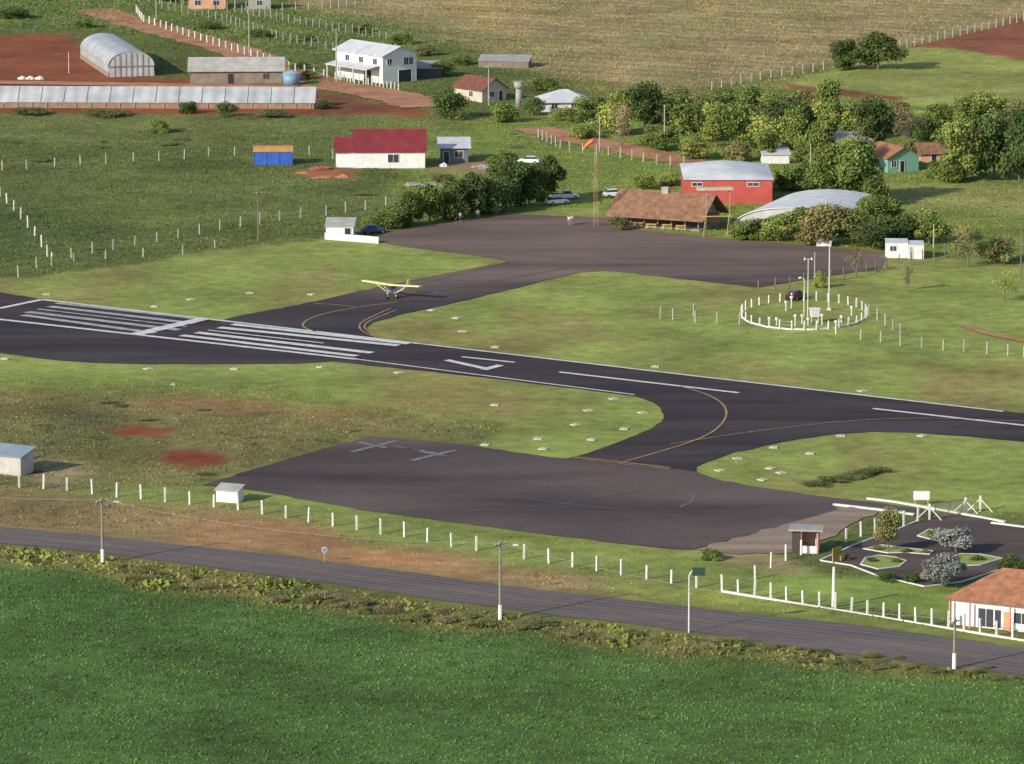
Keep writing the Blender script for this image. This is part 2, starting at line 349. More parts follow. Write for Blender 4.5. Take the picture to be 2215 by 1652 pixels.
marking('runway_threshold_marking',mw,[([(288,726),(444,690)],2.3),([(503,703),(885,745)],1.6),([(474,710),(862,749)],1.6),([(425,721),(805,765)],1.6),([(392,727),(772,772)],1.5),([(450,716),(700,744)],.6)],.155)
marking('runway_number_marking',mw,[([(999,773),(1113,785)],.75),([(1083,791),(1046,801)],1.3),([(1052,799),(966,780)],1.2)],.12)
marking('runway_centre_marking',mw,[([(1210,806),(1598,851)],.85),([(1888,885),(2300,931)],.85)],.12)
marking('taxiway_line',my,[(sm([(860,654),(770,666),(700,679),(660,694),(652,708),(682,718)]),.35),(sm([(845,668),(795,690),(775,703),(782,718),(815,731)]),.3),
   (sm([(858,671),(805,692),(786,704),(793,718),(830,732)]),.3),([(680,657),(735,661),(770,665)],.3),([(820,634),(900,614),(1098,567)],.25),
   (sm([(1470,836),(1535,855),(1572,880),(1570,912),(1530,945),(1440,975),(1340,1003)]),.32),
   (sm([(2400,925),(2215,912),(2050,906),(1930,906),(1790,915),(1600,938),(1450,962)]),.26)],.11)
marking('holding_line',my,[([(1242,990),(1450,1013)],.45),([(1238,993),(1446,1016)],.3)],.14)
marking('faded_centre_line',mat('faded brown paint',(.16,.115,.075),.9,.3,.5),[([(880,642),(1230,580)],.25)],.11)
marking('tyre_marks',mat('dusty tyre trace',(.13,.112,.105),.95,.5,.4),[(sm([(1280,1040),(1400,1042),(1480,1060),(1508,1082),(1470,1098)]),.4),(sm([(1300,1047),(1400,1050),(1470,1066),(1490,1084)]),.25),
   (sm([(870,1040),(1000,1020),(1150,1040),(1250,1070)]),.2),(sm([(900,1080),(1100,1075),(1300,1100),(1500,1120)]),.22),(sm([(1000,1110),(1200,1095),(1400,1060)]),.2)],.11)
marking('helipad_marking',mfh,[([(760,979),(860,954)],1.0),([(775,958),(835,970)],.9),([(852,966),(880,971)],.45),([(893,973),(915,976)],.45),([(928,979),(945,982)],.45),([(890,998),(986,975)],1.0),([(908,977),(965,989)],.9)],.12)
def mid(t): return [(a[0]*(1-t)+b[0]*t,a[1]*(1-t)+b[1]*t) for a,b in zip(road_up,road_lo)]
marking('road_centre_line',myr,[(mid(.47),.13),(mid(.54),.13)],.08)
marking('road_wheel_tracks',mtr,[(mid(.22),.6),(mid(.36),.4),(mid(.64),.5),(mid(.8),.5)],.065)
marking('road_edge_line',mat('pale line paint',(.26,.24,.225),.9,.3,.5),[(mid(.1),.12),(mid(.9),.12)],.08)
mdr=mat('red dirt track',srgb(152,100,72),.95,.25,.15,0,None,0,srgb(166,120,92))
def track(name,pts,w,z=.16):
    pts=sm(pts,False,3); ws=[w*(1+random.uniform(-.15,.15)) for _ in pts]
    o=ribbon(MB(),pts,ws,z).build(name,mdr); o['kind']='structure'
track('upper_dirt_road',[(200,20),(270,45),(400,78),(520,112),(610,150),(700,180)],11,.16)
track('lower_dirt_road',[(690,182),(760,192),(860,210),(930,232)],12,.18)
track('village_dirt_road',[(1150,278),(1230,298),(1350,322),(1480,350),(1560,368)],9)
track('farm_yard_path',[(-60,178),(200,182),(420,186),(640,190)],7)
track('meadow_footpath',[(2080,705),(2140,725),(2230,742)],1.3)
# ---------------- common materials ----------------
WH=mat('white painted wall',(.72,.72,.73),.8,.14,.8); WHR=mat('white metal roof',(.62,.64,.68),.5,.15,.6,0,('X',1.2,.15))
FIB=mat('fibre cement roof',(.46,.45,.42),.85,.25,.5,0,('X',1.6,.25)); WOOD=mat('weathered plank wall',(.28,.23,.19),.9,.3,.7,0,('X',2.2,.35))
TILE=mat('brown clay tile roof',(.28,.15,.09),.9,.45,.9,.3,('X',2.0,.3)); TILEO=mat('orange clay tile roof',(.36,.16,.09),.9,.38,.9,.3,('X',2.0,.25)); TILED=mat('dark red brown tile roof',(.19,.075,.055),.9,.35,.9,.3,('Y',2.0,.3))
REDR=mat('dark red metal roof',(.22,.03,.038),.6,.25,.5,0,('X',1.0,.25)); REDW=mat('red painted metal wall',(.50,.09,.075),.6,.18,.5,0,('X',1.5,.15))
GRY=mat('grey concrete',(.34,.33,.32),.9,.2,.8); DK=mat('dark opening',(.02,.02,.022),.6,.1,1); GL=mat('window glass',(.05,.06,.08),.15,.1,1)
GREENW=mat('green painted wall',(.2,.40,.31),.8,.15,.7); PEACH=mat('orange plaster wall',(.58,.33,.22),.85,.15,.7); PLAST=mat('greenhouse plastic sheeting',(.48,.50,.52),.35,.22,.25,0,('X',.12,.15))
BRK=mat('brick low wall',(.34,.22,.15),.9,.3,1.0,.3,('Z',6,.3)); BLUET=mat('blue tarpaulin',(.03,.11,.48),.5,.3,.8,.6); ORT=mat('orange tarpaulin',(.55,.28,.09),.6,.25,.8,.4)
POST=mat('white painted post',(.64,.64,.61),.8,.18,2); GPOST=mat('grey concrete post',(.36,.35,.32),.9,.2,2); WPOST=mat('dark wooden pole',(.17,.145,.12),.9,.25,2)
WIRE=mat('fence wire',(.25,.25,.25),.5,.1,2,0,None,.6); YEL=mat('yellow paint',(.50,.38,.10),.6,.15,1); KERB=mat('white kerb paint',(.66,.66,.63),.8,.2,1)
STEEL=mat('galvanised steel',(.42,.43,.45),.4,.1,1,0,None,.7); RBR=mat('rubber',(.015,.015,.015),.8,.1,4); DOME=mat('pale vaulted roof',(.66,.68,.70),.6,.2,.3,0,('Y',.5,.1))
PINK=mat('pinkish plaster',(.5,.3,.26),.85,.15,1); SOIL=mat('red earth',(.30,.12,.075),.95,.3,1,.6); ORSOIL=mat('orange earth',(.44,.2,.11),.95,.3,1,.6)
# ---------------- houses ----------------
def opening(root,name,face,W,D,u0,z0,u1,z1,m,frame=None):
    fr=frame or WH
    def b(mb,a0,za,a1,zb,d0,d1):
        if face=='F': mb.box(a0,-d1,za,a1,-d0,zb)
        elif face=='L': mb.box(-d1,a0,za,-d0,a1,zb)
        else: mb.box(W+d0,a0,za,W+d1,a1,zb)
    t=.08; mb=MB()
    b(mb,u0-t,z0-t,u0,z1+t,.0,.07); b(mb,u1,z0-t,u1+t,z1+t,.0,.07); b(mb,u0,z1,u1,z1+t,.0,.07); b(mb,u0,z0-t,u1,z0,.0,.07)
    if name=='window' and u1-u0>.9: b(mb,(u0+u1)/2-.03,z0,(u0+u1)/2+.03,z1,.03,.06)
    f=mb.build(name,fr,root); mb=MB(); b(mb,u0,z0,u1,z1,.003,.03); mb.build('pane' if name=='window' else 'door_leaf',m,f)
def house(name,label,cat,px,py,a,W,D,h,roof,rise,over,wm,rm,ops=(),corner='L',gm_=None,t=.1,walls=True):
    a=math.radians(a); o=G(px,py)
    if corner=='R': o=o-Vector((math.cos(a),math.sin(a),0))*W
    root=thing(name,label,cat,o,a)
    mb=MB(); r=MB(); e=over
    if roof=='gable_x':
        mb.prism([(0,-.1),(0,h),(D/2,h+rise),(D,h),(D,-.1)],'x',0,W); s=rise/(D/2)
        r.prism([(-e,h-e*s+.01),(D/2,h+rise+.01),(D+e,h-e*s+.01),(D+e,h-e*s+t),(D/2,h+rise+t),(-e,h-e*s+t)],'x',-e,W+e)
    elif roof=='gable_y':
        mb.prism([(0,-.1),(0,h),(W/2,h+rise),(W,h),(W,-.1)],'y',0,D); s=rise/(W/2)
        r.prism([(-e,h-e*s+.01),(W/2,h+rise+.01),(W+e,h-e*s+.01),(W+e,h-e*s+t),(W/2,h+rise+t),(-e,h-e*s+t)],'y',-e,D+e)
    elif roof=='mono':
        mb.prism([(0,-.1),(0,h),(D,h+rise),(D,-.1)],'x',0,W); s=rise/D
        r.prism([(-e,h-e*s+.01),(D+e,h+rise+e*s+.01),(D+e,h+rise+e*s+t),(-e,h-e*s+t)],'x',-e,W+e)
    elif roof=='hip':
        mb.box(0,0,-.1,W,D,h); k=min(W,D)/2*.95
        A=[(-e,-e,h+.01),(W+e,-e,h+.01),(W+e,D+e,h+.01),(-e,D+e,h+.01)]
        if W>=D: T=[(k,D/2,h+rise),(W-k,D/2,h+rise)]; fs=[(0,1,5,4),(1,2,5),(2,3,4,5),(3,0,4),(0,3,2,1)]
        else: T=[(W/2,k,h+rise),(W/2,D-k,h+rise)]; fs=[(0,1,4),(1,2,5,4),(2,3,5),(3,0,4,5),(0,3,2,1)]
        r.add(A+T,fs)
    elif roof=='dome':
        mb.box(0,0,-.1,W,D,h); n=12; rings=[]
        for j in range(n+1):
            y=-e+(D+2*e)*j/n; fy=max(0,math.sin(PI*j/n))**.45
            rings.append([(-e+(W+2*e)*i/16,y,h+.02+rise*fy*max(0,1-abs(i/8-1)**1.5)) for i in range(17)])
        vs=[p for rr in rings for p in rr]; fs=[(j*17+i,j*17+i+1,(j+1)*17+i+1,(j+1)*17+i) for j in range(n) for i in range(16)]
        r.add(vs,fs)
    elif roof=='vault':
        pr=[(W/2-(W/2)*math.cos(PI*i/20),h+rise*math.sin(PI*i/20)) for i in range(21)]
        mb.prism([(0,-.1)]+pr+[(W,-.1)],'y',.1,D-.1)
        pro=[(W/2-(W/2+e)*math.cos(PI*i/20),h+(rise+.12)*math.sin(PI*i/20)) for i in range(21)]
        r.prism(pr[::-1]+[(x,z+.02) for x,z in pro],'y',-e,D+e)
    if walls: mb.build('wall',wm,root)
    r.build('roof',rm,root,roof=='dome')
    for op in ops:
        nm,face,u0,z0,u1,z1=op[:6]; m=op[6] if len(op)>6 else (GL if nm=='window' else DK)
        opening(root,nm,face,W,D,u0,z0,u1,z1,m,gm_)
    return root
house('farmhouse','pale orange farmhouse cut by the top edge above the white fenced road','house',408,20,3,9,8,3.2,'gable_x',2,.4,PEACH,TILEO,[('window','F',1.5,1,3,2.2),('window','F',6,1,7.5,2.2)])
house('farmhouse','small grey and orange house right of the larger one at the top edge','house',537,20,3,5.5,6,3,'gable_x',1.6,.4,GRY,TILEO,[('window','F',2,1,3.4,2.2)])
gh=house('greenhouse','round topped plastic greenhouse with its end wall facing the wooden shed','greenhouse',235,167,14,9.9,38,2.3,'vault',3.1,.05,PLAST,PLAST)
for i in range(1,8): MB().box(i*1.22-.04,-.12,0,i*1.22+.04,-.02,2.3+2.9*math.sin(math.acos(max(-1,min(1,1-i*1.22/4.95))))).build('end_stud',WOOD,gh)
MB().box(0,-.13,2.2,9.8,-.05,2.35).build('end_rail',WOOD,gh)
for k in range(13):
    y=k*3.1; mb=MB()
    prof=[(4.95-5.03*math.cos(PI*i/20),2.3+3.26*math.sin(PI*i/20)) for i in range(21)]+[(4.95-5.1*math.cos(PI*i/20),2.3+3.33*math.sin(PI*i/20)) for i in range(20,-1,-1)]
    mb.prism(prof,'y',y-.05,y+.05).build('hoop',STEEL,gh)
MB().box(-.1,0,0,-.02,38,1.0).build('side_skirt',WOOD,gh); MB().box(9.92,0,0,10.0,38,1.0).build('side_skirt',WOOD,gh)
lg=house('greenhouse','long low plastic roofed greenhouse with a brick base along the red yard','greenhouse',-60,233,-1.5,70,9,1.3,'gable_x',2.6,.2,BRK,PLAST)
for k in range(16):
    x=k*4.7-.1; MB().tube((x,-.25,1.36),(x,4.5,4.05),.05,n=4).build('roof_batten',STEEL,lg)
for k in range(24): MB().box(k*3+.2,-.16,0,k*3+.32,-.02,1.3).build('wall_post',GPOST,lg)
house('plank_shed','long weathered wooden shed with pale fibre cement roof beside the greenhouse','shed',412,181,2,19.5,9,2.9,'gable_x',2.2,.6,WOOD,FIB,[('window','F',15.5,1.0,16.7,2.1),('door','F',8,0,9.2,2.1)],gm_=WOOD)
r=thing('water_tank','round blue water tank at the right end of the wooden shed','tank',G(630,184))
MB().tube((0,0,0),(0,0,2.6),1.75,1.85,20).build('tank_body',mat('blue plastic',(.18,.30,.44),.5,.15,1),r,True); MB().tube((0,0,2.6),(0,0,3.1),1.9,.6,20).build('lid',mat('pale blue plastic',(.3,.42,.52),.5,.1,1),r)
h5=house('farmhouse','two storey white house with white metal roof behind the white fence','house',828,181,38,9.0,17,6.0,'gable_y',1.7,.6,WH,WHR,
  [('window','F',1.2,3.9,2.4,5.1),('window','F',5.6,3.7,6.8,5.2),('window','F',7.0,3.7,8.0,5.2),('door','F',4.2,0,7.6,2.6),('window','L',2,3.9,3.4,5.1),('window','L',7,3.9,8.4,5.1),('window','L',12,3.9,13.4,5.1),('door','L',4,0,6.6,2.5)])
MB().prism([(-3.6,3.0),(0,3.7),(0,3.85),(-3.6,3.15)],'y',1,16).build('porch_roof',WHR,h5)
for k in range(4): MB().box(-3.5,1.2+k*4.7,0,-3.3,1.4+k*4.7,3.05).build('porch_post',WH,h5)
house('cottage','small cottage with dark red brown tiled roof beside the concrete water tower','house',1043,222,40,6.5,9,2.7,'gable_y',2.1,.5,mat('cream plaster',(.50,.44,.36),.85,.15,1),TILED,[('window','L',3,1,4.2,2.1),('window','F',2,1,3.2,2.1),('door','F',4.5,0,5.4,2.1)])
r=thing('water_tower','short grey concrete water tower with wider tank on top','water tower',G(1122,232))
MB().tube((0,0,0),(0,0,4),.65,.6,16).build('column',GRY,r,True); MB().tube((0,0,4),(0,0,5.2),.95,1.0,16).build('tank_body',GRY,r,True)
MB().tube((0,0,5.2),(0,0,5.35),1.08,1.08,16).build('lid',GRY,r)
house('cottage','low house with pale hipped sheet roof half hidden by bushes','house',1172,242,6,10,9,1.9,'hip',2.2,.7,WH,WHR,[('window','F',2,.7,3.2,1.6),('window','F',6,.7,7.2,1.6)])
house('lean_to','dark lean-to shed right of the two storey white house','shed',902,168,5,5.5,5,2.0,'mono',1.0,.3,mat('dark boards',(.08,.08,.09),.9,.2,1),GRY)
house('long_barn','low grey roofed shed at the edge of the tan field','shed',1035,146,-8,11,5,1.5,'mono',.8,.2,WOOD,GRY)
h8=house('chapel','white house with long dark red roof and a porch on its left','house',766,364,1.5,13.2,8,3.3,'gable_x',3.5,.35,WH,REDR,[('window','F',6.3,1.1,8.3,2.6),('window','R',2,1.1,3.2,2.4)])
mb=MB(); mb.prism([(1.2,-.1),(1.2,3.1),(4.2,5.2),(7.2,3.1),(7.2,-.1)],'x',-3.4,0); mb.build('porch_wall',WH,h8)
MB().prism([(.8,2.83),(4.2,5.22),(7.6,2.83),(7.6,2.96),(4.2,5.36),(.8,2.96)],'x',-3.7,-.36).build('porch_roof',REDR,h8)
house('outhouse','small dark shed with white sheet roof right of the red roofed house','shed',953,352,2,5.2,5,2.9,'mono',1.1,.55,mat('blue grey wall',(.13,.15,.19),.9,.2,1),WHR,[('door','F',.6,0,1.6,2.1),('window','F',2.6,1,4.2,2.2)])
t=thing('market_tent','blue tarpaulin tent with an orange top in the meadow','tent',G(549,358),0.03)
MB().prism([(0,0),(0,2.6),(1.6,3.0),(3.4,3.0),(5,2.6),(5,0)],'x',0,7.2).build('side_cover',BLUET,t)
MB().prism([(-.15,2.6),(1.6,3.05),(3.4,3.05),(5.15,2.6),(5.15,2.75),(3.4,3.35),(1.6,3.35),(-.15,2.75)],'x',-.15,7.35).build('top_cover',ORT,t)
for x in(0,2.4,4.8,7.2): MB().tube((x,-.06,0),(x,-.06,2.6),.05).build('tent_pole',BLUET,t)
# hangars
house('red_hangar','red walled hangar with a pale grey roof','hangar',1482,441,0,15.4,22,4.3,'dome',1.4,.3,REDW,mat('pale curved metal roof',(.66,.69,.71),.7,.15,.3,0,('X',1,.15)),[('window','F',1.2,3.2,3,3.8),('window','F',11,3.2,13,3.8)])
house('vaulted_hangar','wide grey hangar with a low curved metal roof behind the trees','hangar',1592,488,-20,21.5,24,.3,'vault',3.2,.2,mat('pale end wall',(.45,.46,.46),.85,.2,.6),DOME)
house('annex','white low annex showing below the curved hangar roof','shed',1765,532,-6,2.6,3,.9,'mono',.3,.1,WH,WHR)
# clubhouse
a=math.radians(-24); cb=thing('clubhouse','open sided clubhouse with a big brown tiled roof and chimney at the apron edge','clubhouse',G(1330,488),a)
W,D,h=15.6,9.5,2.5
MB().prism([(-1.3,h-.75),(D/2,h+3.1),(D+1.3,h-.75),(D+1.3,h-.6),(D/2,h+3.28),(-1.3,h-.6)],'x',-1.2,W+1.2).build('roof',TILE,cb)
MB().prism([(.1,0),(.1,.15),(D/2,.15),(D,.15),(D,0)],'x',0,W).build('floor_slab',GRY,cb)
MB().box(0,D-.3,.15,W,D-.15,2.3).build('rear_wall',PINK,cb); MB().box(0,4,.15,.2,D-.3,2.3).build('side_wall',PINK,cb)
MB().prism([(1.5,2.5),(D/2,h+2.8),(D-1.5,2.5)],'x',W-.2,W).build('gable_board',WOOD,cb)
for k in range(7): MB().box(k*2.5+.2,.2,.15,k*2.5+.42,.42,2.4).build('post',WOOD,cb)
ch=MB().box(6.9,4.2,5.0,8.1,5.2,6.4).build('chimney',GRY,cb); MB().box(6.8,4.1,6.4,8.2,5.3,6.55).build('chimney_cap',GRY,ch)
YW=mat('yellow wood',(.6,.42,.16),.8,.2,2)
for i,(x,y) in enumerate(((1.6,-.4),(4.4,-.3),(7,-.7),(9.8,-.3),(12.4,-.4))):
    p=G(1330,488)+Vector((x*math.cos(a)-y*math.sin(a),x*math.sin(a)+y*math.cos(a),.07))
    tt=thing('picnic_table','yellowish wooden table, number %s from the left under the clubhouse roof'%('one','two','three','four','five')[i],'table',p,a+.2)
    MB().box(-.9,-.4,.7,.9,.4,.78).build('tabletop',YW,tt); MB().box(-.9,-.85,.42,.9,-.6,.47).build('bench',YW,tt); MB().box(-.9,.6,.42,.9,.85,.47).build('bench',YW,tt)
    for sx in(-.75,.7):
        for y_ in(-.7,-.05,.62): MB().box(sx,y_,0,sx+.08,y_+.08,.7 if y_==-.05 else .42).build('leg',YW,tt)
r=thing('post_frame','tall wooden post frame with yellow lower bars and a pale box on top','frame',G(1527,511),.1)
for x in(0,4.0): MB().box(x-.09,-.09,0,x+.09,.09,8.6).build('post',mat('pinkish timber',(.36,.25,.20),.9,.2,2),r)
for x in(-.5,3.5): MB().tube((x,-.5,0),(x+.4,-.1,3.6),.06).build('yellow_leg',YEL,r)
MB().box(-.7,-.2,3.35,4.5,-.1,3.5).build('yellow_bar',YEL,r); MB().box(-1.6,-.6,7.9,4.5,.6,8.35).build('top_box',mat('beige sheet',(.52,.45,.37),.7,.2,1),r)
s=house('apron_shed','white shed with sloping roof at the left corner of the upper apron','shed',705,517,-3,4.6,4,2.2,'mono',.8,.25,WH,FIB,[('door','F',3.2,0,4.2,1.9,DK)])
w=thing('low_wall','low white wall running right from the apron shed','wall',G(704,517)); p=G(820,526)-G(704,517)
w.rotation_euler=(0,0,math.atan2(p.y,p.x)); MB().box(0,-.25,0,p.length,-.05,1.05).build('wall_body',WH,w); MB().box(-.05,-.3,1.05,p.length+.05,0,1.12).build('coping',KERB,w)
house('white_kiosk','white box kiosk at the right end of the upper apron','kiosk',1916,558,-2,3.6,3,2.5,'mono',.25,.08,WH,WHR,[('window','F',.7,1.2,1.7,2.0)])
house('white_kiosk','narrower grey sided kiosk right of the white box kiosk','kiosk',1965,560,-2,2.5,3,2.3,'mono',.25,.08,WH,WHR,[('door','F',.2,0,.7,2.0,GRY)])
house('green_house','small green walled house with red roof among the trees','house',1920,374,24,6.5,9,2.9,'gable_y',1.7,.5,GREENW,TILEO,[('window','F',.8,1,1.8,2.2),('door','F',2.6,0,3.5,2.1),('window','L',3,1,4.4,2.2)])
house('village_house','brown roofed low house right of the green house','house',1992,352,8,8.5,7,1.8,'gable_x',1.5,.5,PEACH,TILE,[('door','F',2,0,3,1.7),('window','F',5,.8,6.2,1.6)])
house('village_house','white shed with grey sheet roof left of the orange tiled house in the trees','house',1650,355,3,5,5,1.8,'mono',.7,.3,WH,WHR)
house('village_house','pale grey roofed house partly hidden behind trees','house',1812,335,10,6.5,6,2.6,'mono',.9,.4,WH,GRY)
house('left_shed','white shed with blue grey sheet roof at the left edge of the picture','shed',45,1030,-28,5.4,3.0,2.5,'mono',.7,.3,mat('whitewashed boards',(.5,.48,.46),.85,.2,1,0,('X',1.5,.2)),mat('blue grey sheet roof',(.25,.31,.38),.5,.15,.5),corner='R')
house('meter_booth','small white booth with a sloped roof standing in the roadside fence line','booth',514,1089,-20,2.9,1.8,1.55,'mono',.4,.2,WH,FIB,corner='R')
r=house('gate_building','white building with orange tiled roof and pink pillars at the lower right','building',2058,1352,-27,15,9,3.1,'hip',3.0,.8,WH,TILEO,
  [('window','F',3.2,.25,5.0,2.3),('window','F',5.15,.25,5.9,2.3),('window','F',7.4,1.0,9.2,2.2),('door','F',6.2,0,7.1,2.2,mat('orange door',(.6,.3,.16),.7,.1,1))])
for x in(.0,2.4,7.15,9.6,12): MB().box(x,-.85,0,x+.16,-.7,2.98).build('pillar',mat('pink pillar paint',(.6,.22,.22),.7,.1,1),r)
r=thing('guard_shelter','small guard shelter with flat slab roof beside the gravel yard','shelter',G(1713,1196),math.radians(-8))
MB().box(-.4,-.5,2.75,3.7,2.8,2.95).build('roof',GRY,r); MB().box(0,0,0,1.0,.15,2.75).build('front_wall',mat('dark brown wall',(.06,.045,.045),.8,.2,1),r); MB().box(0,.15,0,.15,2.4,2.75).build('left_wall',MATS['dark brown wall'],r)
MB().box(2.9,.0,0,3.1,2.4,2.75).build('side_wall',PINK,r); MB().box(1.0,2.3,0,2.9,2.4,2.75).build('rear_wall',PINK,r); MB().box(1.0,.05,0,2.9,.12,.9).build('counter',WH,r)
# ---------------- fences ----------------
pm={}
def post_mesh(h,r,key):
    k=(round(h,2),r,key)
    if k in pm:return pm[k]
    mb=MB(); mb.prism([(-r*1.1,-.1),(r*1.1,-.1),(r,h-.06),(r*.5,h),(-r*.5,h),(-r,h-.06)],'x',-r,r)
    o=mb.build('post',key); me=o.data; bpy.data.objects.remove(o); pm[k]=me; return me
def fence(name,label,pts,h,r=.09,m=POST,wires=(.3,.6,.9),n=None,cat='fence',kerb=None):
    g=[G(*p) for p in pts]
    if n:
        seg=[0]
        for i in range(len(g)-1): seg.append(seg[-1]+(g[i+1]-g[i]).length)
        out=[]
        for k in range(n):
            d=seg[-1]*k/(n-1); i=max(j for j in range(len(seg)) if seg[j]<=d+1e-6); i=min(i,len(g)-2)
            out.append(g[i].lerp(g[i+1],(d-seg[i])/(seg[i+1]-seg[i])))
        g=out
    root=thing(name,label,cat,g[0])
    for k,p in enumerate(g):
        o=bpy.data.objects.new('post',post_mesh(h,r,m)); C.objects.link(o); o.parent=root; o.location=p-g[0]
        o.rotation_euler=(random.uniform(-.04,.04),random.uniform(-.04,.04),random.uniform(0,1.5)); s=random.uniform(.9,1.08); o.scale=(1,1,s)
    if wires:
        for w in wires:
            mb=MB()
            for i in range(len(g)-1): mb.tube(g[i]-g[0]+Vector((0,0,h*w)),g[i+1]-g[0]+Vector((0,0,h*w)),.012,n=3,cap=False)
            mb.build('wire',WIRE,root)
    if kerb:
        mb=MB()
        for i in range(len(g)-1):
            d=(g[i+1]-g[i]); n_=Vector((-d.y,d.x,0)).normalized()*.13; a0=g[i]-g[0];b0=g[i+1]-g[0]
            mb.add([a0-n_,b0-n_,b0+n_,a0+n_]+[v+Vector((0,0,kerb)) for v in(a0-n_,b0-n_,b0+n_,a0+n_)],[(0,3,2,1),(4,5,6,7),(0,1,5,4),(2,3,7,6),(1,2,6,5),(3,0,4,7)])
        mb.build('kerb',KERB,root)
    return root
near=[(42,1054),(94,1057),(145,1061),(200,1068),(253,1075),(305,1079),(357,1086),(410,1092),(463,1098),(515,1104),(567,1113),(618,1121),(668,1130),(720,1138),(772,1146),(823,1155),(875,1161),(925,1173),(977,1182),(1030,1191),(1082,1200),(1133,1209),(1187,1218),(1238,1226),(1291,1235),(1344,1244),(1398,1253),(1452,1262),(1506,1271)]
fence('roadside_fence','long row of white concrete posts between the lower apron and the road',[(-10,1050)]+near,1.8,.105)
low=[(1562,1280)]+[(1597+i*34.9,1286+i*5.72) for i in range(19)]
fence('kerbed_fence','white posts on a white kerb along the lawn at the lower right',low,1.95,.105,kerb=.22)
fence('entrance_fence','white posts climbing from the road corner past the guard shelter to the gate',[(1597,1286),(1633,1252),(1668,1228),(1700,1212),(1733,1200),(1765,1190),(1830,1172),(1862,1160),(1893,1152),(1955,1138),(1985,1128)],1.8,.1)
fence('upper_road_fence','white post fence along the dirt road behind the greenhouse',[(295,28),(310,48),(420,84),(540,122),(640,155),(700,168)],1.9,.12,POST,(.9,.5),34)
fence('garden_fence','white picket fence in front of the two storey house',[(725,172),(760,180),(800,185),(862,196)],1.7,.1,POST,(.9,.3),18)
fence('meadow_fence','line of thin grey posts across the far meadow left of the blue tent',[(5,368),(58,366),(118,360),(174,357),(230,355),(288,350),(345,348),(399,345),(451,340),(508,338)],1.9,.1,GPOST,(.9,.5))
fence('meadow_fence','grey post fence climbing from the left meadow to the apron trees',[(40,600),(80,580),(155,558),(200,548),(245,540),(292,532),(340,524),(385,516),(432,506),(476,497),(520,490),(562,484),(605,478),(650,471),(705,466),(748,460),(790,455),(835,445)],1.9,.1,GPOST,(.9,.5))
fence('meadow_fence','short run of grey posts at the upper edge of the mown grass',[(112,575),(160,566),(228,560),(310,556),(396,551),(465,537)],1.6,.09,GPOST,(.9,.5))
fence('meadow_fence','grey and white fence coming down the left edge of the meadow',[(0,425),(15,440),(30,456),(45,474),(60,492),(75,512),(90,535),(103,555),(112,572)],2.0,.1,POST,(.9,.5))
fence('field_fence','pale post fence along the lower edge of the tan field',[(1540,195),(1640,175),(1800,148),(1960,103),(2080,76),(2215,45)],2.0,.11,GPOST,(.9,.5),40)
fence('village_fence','pale concrete posts along the dirt road behind the windsock',[(1165,298),(1217,325),(1300,335),(1400,352),(1480,362)],2.0,.11,GPOST,(.9,),16)
fence('meadow_fence','few grey posts between the red roofed house and the parked white car',[(670,335),(720,345)],1.9,.11,GPOST,(.9,))
fence('meadow_fence','grey posts left of the weather station in the mown grass',[(1428,690),(1456,692),(1500,684),(1504,698),(1550,700),(1600,702)],1.9,.09,GPOST,(.9,.5))
fence('apron_fence','dark wooden posts at the lower right corner of the upper apron',[(1640,632),(1680,628),(1720,622),(1780,612),(1850,600),(1905,585),(1960,575),(2045,558)],2.1,.08,WPOST,(.9,.5),16)
fence('field_fence','grey posts right of the weather station running to the right edge',[(1880,682),(1910,700),(1948,725)],1.8,.09,GPOST,(.9,.5),5)
fence('field_fence','sparse grey posts along the path at the right edge',[(1862,735),(1905,740),(1947,748),(1994,752),(2040,758),(2085,760),(2135,765),(2180,770),(2215,772)],1.7,.09,GPOST,(.9,.5))
fence('vineyard_fence','rows of thin stakes at the top of the picture above the white house',[(350,20),(480,45),(600,85),(720,110)],2.0,.08,GPOST,(.9,.6),30)
fence('vineyard_fence','second row of stakes beyond the first near the top edge',[(380,10),(520,28),(660,55),(850,88)],2.0,.08,GPOST,(.9,.6),34)
fence('vineyard_fence','white stakes along the top edge left of the tan field',[(300,5),(560,22),(700,20),(820,4)],2.0,.1,GPOST,(.9,.6),24)
# ---------------- poles ----------------
PG=mat('grey brown concrete pole',(.24,.21,.19),.9,.2,2)
def pole(px,base,top,label,m=PG,white=True,arm=True,r=.15,name='utility_pole',cat='pole',arm_dir=0.9):
    h=ZH(base,top); root=thing(name,label,cat,G(px,base))
    MB().tube((0,0,0),(0,0,h),r,r*.62,8).build('shaft',m,root)
    if white: MB().tube((0,0,0),(0,0,1.7),r+.03,r+.02,8).build('painted_base',mat('bright white paint',(.8,.8,.8),.7,.05,1),root)
    if arm:
        c,s_=math.cos(arm_dir),math.sin(arm_dir)
        MB().tube((-c,-s_,h-.5),(c,s_,h-.5),.06,n=4).build('crossarm',m,root)
        for k in(-.9,-.3,.3,.9): MB().tube((c*k,s_*k,h-.46),(c*k,s_*k,h-.25),.05,.04,6).build('insulator',POST,root)
    return root,h
p1,hh1=pole(222,1218,1075,'dark roadside utility pole with white base at the left beside the scrub',r=.19)
p2,hh2=pole(1082,1340,1168,'utility pole with white base in the middle of the roadside verge',r=.19)
p3,hh3=pole(2064,1446,1335,'short utility pole with white base at the lower right corner of the road',r=.19)
for rt,h_ in((p1,hh1),(p2,hh2)):
    MB().tube((0,0,h_-1.1),(1.5,.3,h_-.6),.04,n=5).build('lamp_arm',STEEL,rt); MB().box(1.4,.15,h_-.68,2.0,.45,h_-.52).build('lamp_head',POST,rt)
p4,hh4=pole(1803,1314,1226,'stout white post behind the kerbed fence on the lawn',POST,False,False,.25,'concrete_post','post')
pole(559,520,412,'wooden utility pole standing alone in the meadow',WPOST,False)
